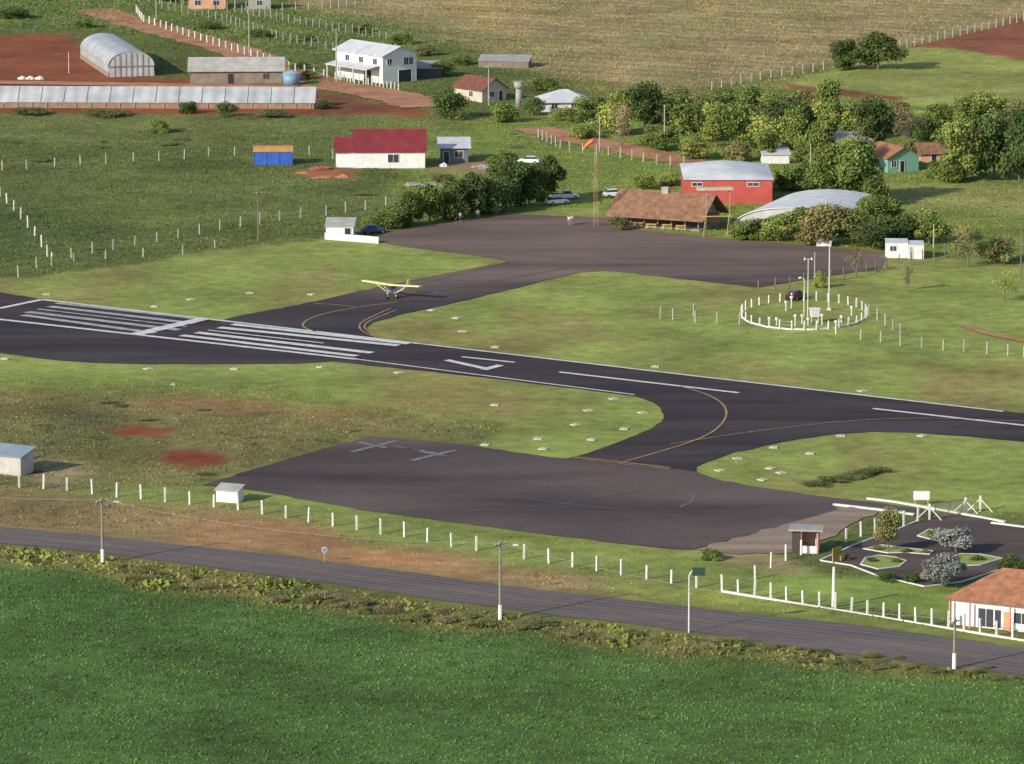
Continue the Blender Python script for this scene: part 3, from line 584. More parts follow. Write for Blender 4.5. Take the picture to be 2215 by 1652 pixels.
pole(728,178,60,'tall pole in front of the two storey white house',GPOST,False)
pole(539,118,20,'grey pole beside the fenced dirt road near the top',GPOST,False)
pole(338,42,-30,'grey pole at the top of the fenced dirt road cut by the top edge',GPOST,False)
pole(1057,228,140,'grey pole in front of the brown roofed cottage',GPOST,False)
pole(1297,328,248,'grey pole by the dirt road behind the windsock mast',GPOST,False,False)
pole(1437,328,226,'thin grey pole between the trees right of the dirt road',GPOST,False,False)
pole(1753,392,310,'pale pole among the trees behind the red hangar',GPOST,False,False)
pole(149,158,112,'short white pole on the red soil left of the round greenhouse',POST,False,False,.08)
pole(2019,556,485,'grey pole right of the white kiosk',GPOST,False,False)
pole(1762,612,545,'grey pole between the apron corner and the weather station',GPOST,False,False,.12)
pole(2208,600,480,'wooden pole at the right edge of the picture',WPOST,False,False,.12)
def cable(A,B,sag,label):
    root=thing('power_line',label,'cable',A); d=B-A; mb=MB(); n=20
    pts=[d*(i/n)-Vector((0,0,sag*4*(i/n)*(1-i/n))) for i in range(n+1)]
    for i in range(n): mb.tube(pts[i],pts[i+1],.025,n=3,cap=False)
    mb.build('wire',mat('pale cable',(.4,.4,.4),.6,.1,1),root)
A=G(222,1218)+Vector((.3,0,hh1-.3));B=G(1082,1340)+Vector((0,0,hh2-.3)); D_=G(2064,1446)+Vector((0,0,hh3-.2)); E=A-(B-A)
cable(A,B,1.4,'overhead cable sagging between the left and middle roadside poles')
cable(B,D_,1.4,'overhead cable from the middle pole to the lower right pole')
cable(E,A,1.4,'overhead cable leaving the left roadside pole toward the left edge')
GRN=mat('dark green sign back',(.025,.06,.045),.6,.1,1)
h=ZH(1368,1226); r=thing('road_sign','dark green road sign on a curved white post at the near road edge','sign',G(1490,1368))
mb=MB().tube((0,0,0),(0,0,h-1.0),.09,.08,8).tube((0,0,h-1.0),(.25,0,h-.5),.08,n=8).tube((.25,0,h-.5),(.9,0,h-.35),.07,n=8); mb.build('post',POST,r)
MB().box(.35,-.08,h-1.0,1.75,-.02,h-.05).build('sign_panel',GRN,r)
h=ZH(1216,1183); r=thing('road_sign','small round blue sign with white rim on the far verge','sign',G(702,1216))
MB().tube((0,0,0),(0,0,h),.05).build('post',GPOST,r); MB().tube((0,-.06,h-.3),(0,-.1,h-.3),.34,n=16).build('sign_rim',POST,r); MB().tube((0,-.1,h-.3),(0,-.12,h-.3),.27,n=16).build('sign_face',mat('blue sign paint',(.12,.22,.5),.5,.1,1),r)
h=ZH(1270,1236); r=thing('road_sign','small brown diamond sign back right of the middle pole','sign',G(1161,1270))
MB().tube((0,0,0),(0,0,h),.06).build('post',WPOST,r)
MB().add([(0,-.08,h-.9),(.42,-.08,h-.45),(0,-.08,h),(-.42,-.08,h-.45),(0,-.05,h-.9),(.42,-.05,h-.45),(0,-.05,h),(-.42,-.05,h-.45)],[(0,1,2,3),(7,6,5,4),(0,1,5,4),(1,2,6,5),(2,3,7,6),(3,0,4,7)]).build('sign_panel',mat('brown sign back',(.16,.1,.05),.8,.2,1),r)
h=ZH(1093,1062); r=thing('notice_board','white notice board on yellow legs left of the gate','sign',G(1993,1093))
MB().box(-1,-.05,h-1.1,1,.05,h).build('sign_panel',WH,r); [MB().box(x-.05,-.05,0,x+.05,.05,h-1.1).build('leg',YEL,r) for x in(-.8,.8)]
h=ZH(1216,1184); r=thing('notice_board','yellow board beside the parking entrance','sign',G(1810,1216),.9)
MB().box(-.9,-.05,h-1.0,.9,.05,h).build('sign_panel',mat('dull yellow paint',(.36,.27,.04),.7,.25,1.5),r); [MB().box(x-.06,-.05,0,x+.06,.05,h-1.0).build('leg',YEL,r) for x in(-.8,.8)]
# gate
gA,gB=G(2022,1122),G(2082,1112); v=gB-gA; r=thing('mesh_gate','grey wire mesh gate between braced white posts','gate',gA,math.atan2(v.y,v.x)); Lg=v.length
mb=MB().box(0,-.04,.1,Lg,.04,.2).box(0,-.04,1.85,Lg,.04,1.95).box(0,-.04,.2,.08,.04,1.85).box(Lg-.08,-.04,.2,Lg,.04,1.85).box(Lg/2-.04,-.04,.2,Lg/2+.04,.04,1.85); mb.build('gate_frame',STEEL,r); mb=MB()
for k in range(int(Lg/.15)): mb.tube((k*.15,0,.15),(k*.15,0,1.9),.012,n=3)
for k in range(12): mb.tube((0,0,.15+k*.15),(Lg,0,.15+k*.15),.012,n=3)
mb.build('wire_mesh',STEEL,r)
for i,(px,py,lb) in enumerate(((2010,1124,'braced white post at the left end of the mesh gate'),(2088,1110,'braced white post at the right end of the mesh gate'),(2120,1106,'white post with two slanted braces farthest right of the gate'))):
    r=thing('braced_post',lb,'post',G(px,py)); MB().box(-.13,-.13,0,.13,.13,2.0).build('post',POST,r)
    MB().tube((-1.5,.5,0),(0,0,1.6),.08,n=4).build('brace',POST,r); MB().tube((1.5,-.5,0),(0,0,1.6),.08,n=4).build('brace',POST,r)
def kerb(name,label,pts,w=.45,h=.15,closed=False):
    if closed: pts=pts+[pts[0]]
    g=[G(*p) for p in pts]; root=thing(name,label,'kerb',g[0]); mb=MB(); L=[];R=[]
    for i,p in enumerate(g):
        a=g[i-1] if i else (g[-2] if closed else p); b=g[i+1] if i<len(g)-1 else (g[1] if closed else p); d=(b-a).normalized(); n_=Vector((-d.y,d.x,0))*w/2
        L.append(p-g[0]+n_); R.append(p-g[0]-n_)
    Z=Vector((0,0,h)); vs=[]; fs=[]
    for l,r_ in zip(L,R): vs+=[r_,l,l+Z,r_+Z]
    for i in range(len(g)-1):
        o=i*4
        for k in range(4): fs.append((o+k,o+(k+1)%4,o+4+(k+1)%4,o+4+k))
    if not closed: fs+=[(0,1,2,3),tuple(range(len(vs)-4,len(vs)))]
    mb.add(vs,fs).build('kerb_stone',KERB,root)
kerb('kerb','white kerb along the far side of the entrance road',[(1876,1079),(1940,1087),(2060,1108),(2175,1130)],.5,.2)
kerb('kerb','white kerb along the near side of the entrance road',[(1803,1092),(1900,1103),(1978,1114)],.5,.2)
kerb('kerb','short white kerb at the right edge beyond the parking lot',[(2145,1132),(2230,1143)],.5,.2)
kerb('kerb','white kerb along the left edge of the parking lot',[(1775,1212),(1850,1178),(1930,1150),(1985,1127)],.22,.12)
kerb('kerb','white kerb along the near edge of the parking lot',[(1775,1213),(1840,1223),(1900,1246),(2000,1269),(2080,1259),(2160,1233)],.22,.12)
LAWN=mat('lawn island',srgb(126,142,76),.95,.3,.6,.4)
for lb,pts in (('pale kerbed lawn island in the middle of the parking lot',[(1862,1222),(1872,1208),(1900,1202),(1935,1206),(1960,1214),(1945,1226),(1900,1232)]),
              ('narrow kerbed bed with low shrubs at the back of the parking lot',[(1868,1188),(1905,1180),(2018,1193),(2010,1200),(1960,1196),(1920,1197)]),
              ('kerbed lawn island between the silvery trees',[(2052,1214),(2078,1199),(2120,1200),(2168,1209),(2120,1223),(2080,1225)]),
              ('kerbed bed at the far side of the parking lot under the upper silvery tree',[(1985,1160),(2010,1146),(2040,1150),(2060,1160),(2030,1172)])):
    kerb('parking_island_kerb',lb,pts,.22,.14,True); sheet('parking_island_lawn',pts,.11,LAWN)
# ---------------- trees ----------------
TC={}
def leafmat(name):
    m=bpy.data.materials.new(name); m.use_nodes=True; N=m.node_tree.nodes; L=m.node_tree.links; b=N['Principled BSDF']; b.inputs['Roughness'].default_value=.8; b.inputs['Specular IOR Level'].default_value=.2
    a=N.new('ShaderNodeAttribute'); a.attribute_name='tint'; oi=N.new('ShaderNodeObjectInfo')
    mr=N.new('ShaderNodeMapRange'); mr.inputs[3].default_value=.8; mr.inputs[4].default_value=1.2; L.new(oi.outputs['Random'],mr.inputs[0])
    s=N.new('ShaderNodeVectorMath'); s.operation='SCALE'; L.new(a.outputs['Color'],s.inputs[0]); L.new(mr.outputs[0],s.inputs['Scale'])
    L.new(s.outputs[0],b.inputs['Base Color']); return m
LM=leafmat('leaves')
BARK=mat('bark',(.16,.13,.10),.95,.3,3,.5)
PAL={'dark':(.078,.122,.036),'mid':(.14,.205,.05),'light':(.21,.275,.066),'olive':(.19,.20,.075),'silver':(.26,.30,.28),'brown':(.22,.19,.11),'dry':(.22,.21,.10),'weed':(.14,.175,.062)}
def crown(shape,pal,seed):
    k=(shape,pal,seed)
    if k in TC:return TC[k]
    r=np.random.default_rng(seed*17+len(shape)*3+len(pal)); c=np.array(PAL[pal])
    nl={'round':20,'bush':16,'tall':18,'sparse':12}[shape]; nleaf={'round':9500,'bush':6000,'tall':7500,'sparse':1300}[shape]
    V=[];T=[]
    for i in range(nl):
        an=r.uniform(0,2*PI)
        if shape=='bush': rr=r.uniform(0,.36); cz=r.uniform(.15,.72)*(1-rr*.8); rad=r.uniform(.10,.24)
        elif shape=='tall': rr=r.uniform(0,.25); cz=r.uniform(.25,.88); rad=r.uniform(.10,.2)
        else: rr=r.uniform(0,.36); cz=r.uniform(.28,.84)-rr*.35; rad=r.uniform(.10,.21)
        n=nleaf//nl; d=r.normal(size=(n,3)); d/=np.linalg.norm(d,axis=1)[:,None]
        p=np.array([rr*math.cos(an),rr*math.sin(an),cz])+d*rad*r.uniform(.5,1.3,(n,1))*np.array([1,1,.8])
        p[:,2]=np.maximum(p[:,2],.02)
        u=r.normal(size=(n,3)); u/=np.linalg.norm(u,axis=1)[:,None]; w=np.cross(u,d+.5*r.normal(size=(n,3))); w/=np.linalg.norm(w,axis=1)[:,None]
        s=r.uniform(.009,.019,(n,1))*(1.25 if shape!='sparse' else 1)
        q=np.stack([p-u*s-w*s*.6,p+u*s-w*s*.7,p+u*s*.8+w*s,p-u*s*.7+w*s*.8],1); V.append(q.reshape(-1,3))
        t=c*r.uniform(.75,1.3)*r.uniform(.7,1.3,(n,1)); t=t*np.array([r.uniform(.9,1.25),1,1]); T.append(np.repeat(t[:,None],4,1).reshape(-1,3))
    V=np.concatenate(V);T=np.concatenate(T)
    o=np_mesh('crown',V,np.arange(len(V)).reshape(-1,4),T,LM,4); me=o.data; bpy.data.objects.remove(o); TC[k]=me; return me
def trunk(shape,seed):
    k=('t',shape,seed)
    if k in TC:return TC[k]
    r=random.Random(seed); mb=MB(); top=.5 if shape!='bush' else .3
    mb.tube((0,0,-.01),(.01,.01,top*.6),.028,.02,7).tube((.01,.01,top*.6),(0,.0,top+.2),.02,.008,6)
    for i in range(9 if shape=='sparse' else 6):
        a=r.uniform(0,2*PI); z=top*r.uniform(.45,1.1); e=(math.cos(a)*r.uniform(.2,.38),math.sin(a)*r.uniform(.2,.38),z+r.uniform(.12,.35))
        mb.tube((0.005,.005,z),e,.012,.004,5)
        a2=a+r.uniform(-.7,.7); mb.tube(e,(e[0]+.1*math.cos(a2),e[1]+.1*math.sin(a2),e[2]+.12),.005,.002,4)
    o=mb.build('trunk',BARK); me=o.data; bpy.data.objects.remove(o); TC[k]=me; return me
tc_=0
def tree(px,py,w,h,shape,pal,label,group=None,name=None,cat=None):
    global tc_; tc_+=1; seed=tc_%4+1
    nm=name or ('bush' if shape=='bush' else 'tree'); root=thing(nm,label,cat or nm,G(px,py),random.uniform(0,6.28),group)
    W=w/S(py); Hh=ZH(py,py-h)
    for n_,me in(('trunk',trunk(shape,seed)),('crown',crown(shape,pal,seed))):
        o=bpy.data.objects.new(n_,me); C.objects.link(o); o.parent=root; o.scale=(W*1.08,W*1.08,Hh*1.04)
OR=['first','second','third','fourth','fifth','sixth','seventh','eighth','ninth','tenth','eleventh','twelfth','thirteenth','fourteenth','fifteenth','sixteenth','seventeenth','eighteenth','nineteenth','twentieth']
row=[(800,495,50,35,'bush','mid'),(845,493,75,60,'bush','mid'),(885,487,70,75,'round','dark'),(930,480,80,90,'round','mid'),(975,474,85,95,'bush','dark'),(1020,468,90,105,'round','dark'),(1062,460,95,115,'bush','dark'),(1105,452,95,115,'round','dark'),(1145,445,90,100,'round','dark'),(1185,432,75,105,'round','dark'),(1085,400,80,80,'round','mid')]
for i,x in enumerate(row): tree(*x,label='%s tree from the left in the dark row along the upper apron'%OR[i])
for x in [
 (970,256,88,78,'bush','dark','rounded dark bush tree by the bend of the dirt road'),
 (1090,264,78,52,'bush','mid','green bush in front of the brown roofed cottage'),
 (1152,248,50,48,'bush','dark','small dark bush between the water tower and the pale roofed house'),
 (1230,262,90,40,'bush','light','light green bushes at the foot of the pale roofed house'),
 (1345,318,65,100,'sparse','brown','nearly bare tree beside the dirt road'),
 (1825,150,75,72,'round','dark','left dark tree of the pair at the edge of the tan field'),
 (1900,150,112,88,'round','dark','right larger dark tree of the pair at the edge of the tan field'),
 (1968,310,75,90,'sparse','brown','brown sparse tree in the middle of the upper right grove'),
 (1790,300,80,122,'tall','light','tallest light green tree of the grove behind the hangars'),
 (1850,436,135,140,'round','mid','large green tree right of the red hangar'),
 (1712,410,85,70,'bush','mid','bushy tree directly behind the right corner of the red hangar'),
 (1660,350,75,75,'round','mid','green tree behind the red hangar roof'),
 (1775,385,95,135,'tall','mid','tall green tree rising behind the curved hangar'),
 (1795,432,110,95,'round','mid','round tree touching the curved hangar roof'),
 (1890,445,90,80,'bush','mid','small tree right of the large green tree behind the kiosks'),
 (2085,392,130,150,'round','mid','broad green tree right of the village houses'),
 (2150,388,120,150,'round','dark','dark tree left of the last one at the right edge'),
 (2205,394,100,140,'round','dark','dark tree cut by the right edge above the meadow'),
 (2030,385,60,50,'bush','mid','small bush tree in front of the brown roofed low house'),
 (1400,408,60,42,'bush','mid','bush left of the red hangar beyond the clubhouse'),
 (1455,402,60,35,'bush','light','light bush between the clubhouse and the dirt road'),
 (1342,496,50,35,'bush','olive','low bush at the left corner of the clubhouse'),
 (1610,517,80,52,'bush','mid','green hedge bush at the foot of the curved hangar'),
 (1650,510,80,56,'bush','dark','dark shrub at the left front of the curved hangar'),
 (1684,522,90,66,'bush','light','light green bush in front of the curved hangar'),
 (1735,520,95,74,'round','mid','mid green bush left of the olive tree before the curved hangar'),
 (1788,530,130,95,'round','olive','olive green tree in front of the curved hangar'),
 (1842,528,95,84,'round','mid','tree filling the gap right of the olive tree'),
 (1888,537,95,72,'bush','dark','dark shrub between the curved hangar and the white kiosk'),
 (1955,524,120,72,'bush','dark','spreading dark tree behind the white kiosk'),
 (1900,492,100,74,'round','mid','green tree at the far right corner of the curved hangar'),
 (2010,528,90,80,'round','mid','green tree right of the white kiosk roof'),
 (2095,578,85,100,'sparse','olive','thin dry tree in the right meadow'),
 (2150,570,80,70,'bush','olive','olive bush by the right hand fence'),
 (2180,560,60,60,'sparse','brown','bare young tree by the right hand fence'),
 (2172,650,60,80,'sparse','light','slender young tree on the lawn near the right edge'),
 (1963,628,30,60,'sparse','brown','small leafless sapling on the lawn right of the apron'),
 (1850,590,45,60,'sparse','brown','bare sapling at the lower right corner of the apron'),
 (1772,622,35,48,'bush','light','small light bush behind the weather station'),
 (1922,1192,75,88,'tall','olive','young olive green tree on the parking island'),
 (2068,1195,95,66,'round','silver','upper of the two silvery trees in the parking lot'),
 (2040,1268,100,74,'round','silver','lower silvery tree in front of the gate building'),
 (1540,1210,55,30,'bush','mid','spiky green plant at the corner of the gravel yard'),
 (1975,1258,50,30,'bush','dark','clipped dark shrub beside the lower silvery tree'),
 (1915,1256,50,26,'bush','dark','clipped dark shrub near the parking lot kerb'),
 (2190,1235,80,44,'bush','dark','dark shrub behind the gate building roof'),
 (1885,1216,24,13,'bush','dark','small clipped shrub at the left of the middle lawn island'),
 (1938,1216,28,13,'bush','mid','small clipped shrub at the right of the middle lawn island'),
 (1900,1190,24,13,'bush','olive','small yellowish shrub at the left of the back bed'),
 (1960,1195,30,12,'bush','olive','small yellowish shrub in the middle of the back bed'),
 (2000,1197,26,12,'bush','olive','small yellowish shrub at the right of the back bed'),
 (2110,1212,34,14,'bush','mid','small shrub on the lawn island between the silvery trees'),
 (2020,1160,36,18,'bush','dark','dark shrub on the far bed of the parking lot'),
 (1830,1210,30,16,'bush','olive','small shrub right of the yellow board'),
 (345,288,45,38,'bush','mid','single bush in the dark meadow below the long greenhouse'),
 (405,245,45,38,'bush','dark','dark bush against the long greenhouse wall'),
 (490,252,52,40,'bush','dark','rounded dark bush right of the middle of the long greenhouse wall'),
 (14,228,36,34,'bush','dark','bush at the left end of the long greenhouse'),
 (60,248,90,18,'bush','weed','low weeds at the left foot of the long greenhouse'),
 (230,250,110,18,'bush','weed','low weeds at the middle foot of the long greenhouse'),
 (590,252,90,18,'bush','weed','low weeds at the right foot of the long greenhouse'),
 (700,235,45,25,'bush','dark','low bush beside the red earth right of the greenhouse'),
 (870,95,60,30,'bush','mid','bush behind the two storey white house'),
 (950,165,60,45,'bush','mid','bush between the white house and the cottage'),
 (920,120,60,28,'bush','olive','low bush at the tan field edge behind the white house'),
 (1000,140,60,26,'bush','mid','low bush left of the grey roofed shed'),
 (1180,195,70,35,'bush','mid','bush behind the pale hipped roof'),
 (100,0,70,40,'bush','mid','bush at the top left corner'),
 (30,40,80,30,'bush','dark','dark bush above the red soil at the upper left'),
 (180,60,60,26,'bush','mid','bush behind the round topped greenhouse'),
 (350,0,120,40,'bush','dark','bushes left of the pale orange farmhouse'),
 (560,80,60,26,'bush','dark','dark bush among the upper stakes'),
 (660,90,50,24,'bush','mid','green bush among the stakes left of the tall pole'),
 (450,62,70,22,'bush','mid','low green bush between the fenced road and the stakes'),
 (780,70,60,26,'bush','mid','green bush behind the roof of the two storey house'),
 (640,150,50,25,'bush','mid','bush along the white fence near the blue tank'),
 (670,170,45,22,'bush','light','light bush by the garden fence'),
 (960,395,60,25,'bush','olive','low shrub in the meadow left of the apron trees'),
 ]: tree(x[0],x[1],x[2],x[3],x[4],x[5],x[6])
grove=[(1240,225,70,40),(1320,290,95,85),(1395,290,110,105),(1440,270,90,80),(1490,305,120,105),(1550,322,95,95),(1545,275,100,85),(1600,305,105,105),(1620,262,95,75),(1650,322,105,95),(1690,285,110,95),(1720,340,95,105),(1760,275,85,75),(1840,300,95,95),(1880,328,110,110),(1905,285,90,75),(2030,268,90,55),(2110,300,120,95),(2180,315,120,100),(2060,345,95,90)]
for i,(x,y,w,h) in enumerate(grove): tree(x,y,w,h,['round','bush','tall'][i%3] if i%3 else 'bush',['mid','light','dark','mid'][i%4],'%s tree from the left in the leafy grove behind the village road'%OR[i],'grove trees behind the village road')
back=[(1280,250,70,50),(1360,250,80,60),(1470,240,80,55),(1570,245,80,50),(1660,240,80,50),(1730,245,70,55),(1870,260,80,60),(1500,345,80,50),(1590,350,70,55),(1740,365,80,70),(1830,365,80,70),(1940,270,70,50),(2000,300,80,60),(2140,260,90,55),(2205,270,90,60),(1420,325,70,50),(1260,300,60,40),(1965,345,60,45),(2050,395,70,55)]
for i,(x,y,w,h) in enumerate(back): tree(x,y,w*1.1,h*1.1,['bush','round'][i%2],['mid','light','olive'][i%3],'%s smaller tree filling in between the grove trees, counted from the left'%OR[i],'small trees among the grove')
rs=random.Random(5)
def lowv(x): 
    pts=[(-20,1218),(200,1240),(400,1280),(640,1312),(1000,1360),(1300,1392),(1700,1428),(2215,1478)]
    for a,b in zip(pts,pts[1:]):
        if a[0]<=x<=b[0]: return a[1]+(b[1]-a[1])*(x-a[0])/(b[0]-a[0])
for i in range(150):
    x=rs.uniform(20,2200); dy=rs.uniform(0,30); y=lowv(x)-dy; big=1.3 if (580<x<1250) else .8
    if x<220 : big=.65
    if min(abs(x-222),abs(x-1082),abs(x-2064),abs(x-1490))<32: continue
    tree(x,y,rs.uniform(35,85)*big*.8,rs.uniform(8,17)*big,'bush',rs.choice(['olive','weed','dry','weed','weed']),'low shrub in the scrubby verge between the road and the crop','scrub shrubs on the near road verge')
for i in range(26):
    x=rs.uniform(0,1050); y=rs.uniform(862,1030)
    if pip(np.array([G(x,y).x]),np.array([G(x,y).y]),gp([(-50,838),(200,850),(850,902),(1080,918),(800,935),(430,1040),(-50,1050)]))[0]:
        tree(x,y,rs.uniform(25,60),rs.uniform(3,5),'bush',rs.choice(['olive','dry','weed']),'low tuft of scrub in the brown hollow below the runway','scrub tufts in the brown hollow')
for i in range(36):
    x=rs.uniform(0,1150); y=rs.uniform(255,590)
    if y<600-x*.1 and not(540<x<1050 and y<400) and y<560-max(0,x-300)*.12:
        tree(x,y,rs.uniform(20,60),rs.uniform(3,6),'bush',rs.choice(['olive','weed','weed']),'low weed clump in the rough left meadow','weed clumps in the left meadow')
for i,(x,y) in enumerate(((1765,1050),(1800,1042),(1835,1034),(1870,1026),(1900,1020))):
    tree(x,y,70,13,'bush','weed','%s clump from the left of dark grass on the mound right of the taxiway'%OR[i],None,'grass_clump','grass')
# ---------------- vehicles ----------------
def ring(x,w,z0,z1,r=.12):
    return [(x,-w,z0+r),(x,-w+r,z0),(x,w-r,z0),(x,w,z0+r),(x,w*.97,z1-r),(x,w*.97-r,z1),(x,-w*.97+r,z1),(x,-w*.97,z1-r)]
def car(label,px,py,rz,col,pick=False,name='parked_car'):
    root=thing(name,label,'car' if not pick else 'pickup truck',G(px,py),rz)
    m=mat('car paint '+'_'.join('%d'%int(c*100) for c in col),col,.3,.04,1)
    L=2.1 if not pick else 2.5
    MB().loft([ring(-L,.72,.4,.8),ring(-L+.2,.82,.28,.95),ring(-.8,.86,.25,1.0),ring(.9,.86,.25,.98),ring(L-.35,.82,.28,.85),ring(L,.68,.38,.68)]).build('body',m,root,False)
    if not pick:
        MB().loft([ring(-1.75,.66,.92,1.0,.03),ring(-1.25,.66,.95,1.4,.06),ring(.35,.66,.95,1.42,.06),ring(1.05,.7,.92,.99,.03)]).build('window',GL,root); MB().loft([ring(-1.3,.6,1.38,1.46,.03),ring(.35,.6,1.4,1.48,.03)]).build('car_roof',m,root)
    else:
        MB().loft([ring(-.35,.7,.95,1.5,.06),ring(.75,.68,.95,1.5,.06),ring(1.3,.72,.92,1.0,.03)]).build('window',GL,root); MB().loft([ring(-.4,.66,1.47,1.58,.03),ring(.75,.62,1.48,1.58,.03)]).build('car_roof',m,root)
        MB().box(-2.3,-.7,1.0,-.5,.7,1.03).build('cargo_bed',DK,root)
    for sx in(-L+.75,L-.8):
        for sy in(-.86,.86):
            w=MB().tube((sx,sy-.1,.32),(sx,sy+.1,.32),.32,n=14).build('wheel',RBR,root); MB().tube((sx,sy-.11,.32),(sx,sy+.11,.32),.17,n=8).build('rim',STEEL,w)
    for sy in(-.55,.55): MB().box(L-.08,sy-.15,.55,L+.02,sy+.15,.68).build('headlight',POST,root)
    return root
W_=(.75,.75,.76)
car('white parked car on the grass left of the dark apron trees top',1143,354,3.0,W_)
car('white pickup beneath the trees left of the windsock mast',1222,430,.2,W_,True,'parked_pickup')
car('second white vehicle just in front of the pickup under the trees',1205,442,.5,W_)
car('white car parked between the windsock mast and the clubhouse roof',1330,426,.3,W_)
car('dark red car parked behind the weather station',1722,647,1.0,(.09,.02,.03))
car('dark blue car parked behind the apron shed',808,504,.4,(.03,.08,.2))
car('silver car in front of the two storey white house',806,168,.3,(.45,.46,.5))
# ---------------- aeroplane ----------------
wv=G(916,645)-G(783,631); hd=math.atan2(wv.y,wv.x)-PI/2
r=thing('light_aircraft','small yellow high wing aeroplane facing the runway on the taxiway','aeroplane',G(850,645)+Vector((0,0,.07)),hd)
YP=mat('yellow wing fabric',(.88,.80,.34),.4,.06,1)
def rg(x,cy,w,h_,n=10): return [(x,w*math.cos(2*PI*i/n),cy+h_*math.sin(2*PI*i/n)) for i in range(n)]
MB().loft([rg(1.9,.95,.12,.12),rg(1.5,.98,.38,.36),rg(.6,1.05,.45,.5),rg(-.6,1.15,.42,.5),rg(-1.4,1.2,.25,.32),rg(-4.2,1.3,.08,.12)]).build('fuselage',mat('pale grey fuselage',(.42,.42,.5),.4,.1,1),r,True)
MB().loft([[(x_+.75,y,z),(x_+.6,y,z+.13),(x_-.1,y,z+.13),(x_-.85,y,z+.01),(x_-.85,y,z-.02),(x_+.6,y,z-.05)] for x_,y,z in((.1,-5.4,2.28),(.1,-2.5,2.15),(.1,0,2.05),(.1,2.5,2.15),(.1,5.4,2.28))]).build('wing',YP,r)
for s_ in(-1,1):
    MB().tube((.5,s_*.4,.75),(.5,s_*2.9,2.12),.045,n=5).build('wing_strut',YP,r); MB().tube((-.3,s_*.4,.75),(-.4,s_*2.9,2.12),.04,n=5).build('wing_strut',YP,r)
    MB().tube((.2,s_*.35,.7),(.2,s_*.95,.25),.05,n=5).build('landing_strut',STEEL,r); MB().tube((.2,s_*.9,.25),(.2,s_*1.05,.25),.25,n=12).build('wheel',RBR,r)
w=MB().tube((1.5,-.06,.2),(1.5,.06,.2),.2,n=12).build('nose_wheel',RBR,r); MB().tube((1.5,0,.2),(1.4,0,.7),.04).build('wheel_fork',STEEL,w)
MB().box(-4.5,-1.4,1.33,-3.7,1.4,1.38).build('tailplane',YP,r)
MB().add([(-4.6,-.03,1.38),(-4.7,-.03,2.4),(-4.25,-.03,2.45),(-3.6,-.03,1.38),(-4.6,.03,1.38),(-4.7,.03,2.4),(-4.25,.03,2.45),(-3.6,.03,1.38)],[(0,1,2,3),(7,6,5,4),(0,1,5,4),(1,2,6,5),(2,3,7,6),(3,0,4,7)]).build('tail_fin',YP,r)
MB().add([(1.95,-.04,1.0),(1.99,.06,1.0),(1.95,.2,1.85),(1.93,.08,1.85)],[(0,1,2,3)]).build('propeller_blade',DK,r); MB().add([(1.95,.04,.9),(1.99,-.06,.9),(1.95,-.2,.05),(1.93,-.08,.05)],[(0,1,2,3)]).build('propeller_blade',DK,r); MB().tube((1.88,0,.95),(2.05,0,.95),.1,.04,8).build('spinner',DK,r)
MB().loft([rg(1.05,1.45,.3,.12),rg(.5,1.65,.38,.3),rg(-.3,1.7,.36,.3)]).build('windshield',GL,r)
for s_ in(-1,1):
    for x_ in(.2,-.5): MB().box(x_,s_*.3-.03,1.4,x_+.06,s_*.3+.03,2.03).build('cabane_strut',YP,r)
# ---------------- windsock mast ----------------
mh=ZH(490,302); r=thing('lattice_mast','slender orange and white lattice mast at the apron edge','mast',G(1287,490))
mb=[MB(),MB()]; n=14
for k in range(n):
    z0=mh*k/n; z1=mh*(k+1)/n; m_=mb[(k//2)%2]; a0=.5*(1-.6*k/n); a1=.5*(1-.6*(k+1)/n)
    c0=[(a0,0),(-a0/2,a0*.87),(-a0/2,-a0*.87)]; c1=[(a1,0),(-a1/2,a1*.87),(-a1/2,-a1*.87)]
    for i in range(3):
        j=(i+1)%3; m_.tube(c0[i]+(z0,),c1[i]+(z1,),.035,n=4); m_.tube(c0[i]+(z0,),c1[j]+(z1,),.022,n=4); m_.tube(c1[i]+(z1,),c1[j]+(z1,),.022,n=4)
mb[0].build('orange_section',mat('faded orange paint',(.42,.19,.11),.7,.15,1),r); mb[1].build('pale_section',mat('pale mast paint',(.5,.38,.3),.7,.1,1),r)
r=thing('windsock','orange fabric windsock drooping left from the mast top','windsock',G(1287,490)+Vector((0,0,mh)),PI)
MB().loft([[(x_,w*math.cos(2*PI*i/10),-dz+w*math.sin(2*PI*i/10)) for i in range(10)] for x_,w,dz in((.25,.48,.1),(.9,.42,.45),(1.6,.34,1.0),(2.1,.26,1.7))]).build('sleeve',mat('orange windsock cloth',(.75,.2,.05),.7,.1,1),r,True)
MB().tube((0,0,-.4),(0,0,.5),.05).tube((0,0,0),(.3,0,0),.04).build('swivel',STEEL,r)
# ---------------- weather station ----------------
cx,cy=1739,682; pts=[]
for k in range(32):
    an=2*PI*k/32; pts.append((cx+136*math.cos(an),cy+32*math.sin(an)))
r=fence('station_fence','ring of short white posts around the weather station',pts,1.4,.1,POST,(.9,.5))
arc=[(cx+136*math.cos(a_),cy+32*math.sin(a_)) for a_ in [PI*(.08+1.0*i/8) for i in range(9)]]
kerb('kerb','low white kerb along the near side of the weather station',arc,.22,.22)
def inst(name,label,cat,px,py): return thing(name,label,cat,G(px,py))
r=inst('anemometer_mast','thin white mast carrying a wind sensor over the weather station','mast',1747,690); hh=ZH(690,560)
MB().tube((0,0,0),(0,0,hh),.08,.05,8).build('shaft',POST,r); MB().tube((-.6,0,hh),(.6,0,hh),.04,n=5).build('crossarm',POST,r)
for x_ in(-.55,.55): MB().tube((x_,0,hh-.15),(x_,0,hh+.3),.14,.05,8).build('sensor',POST,r)
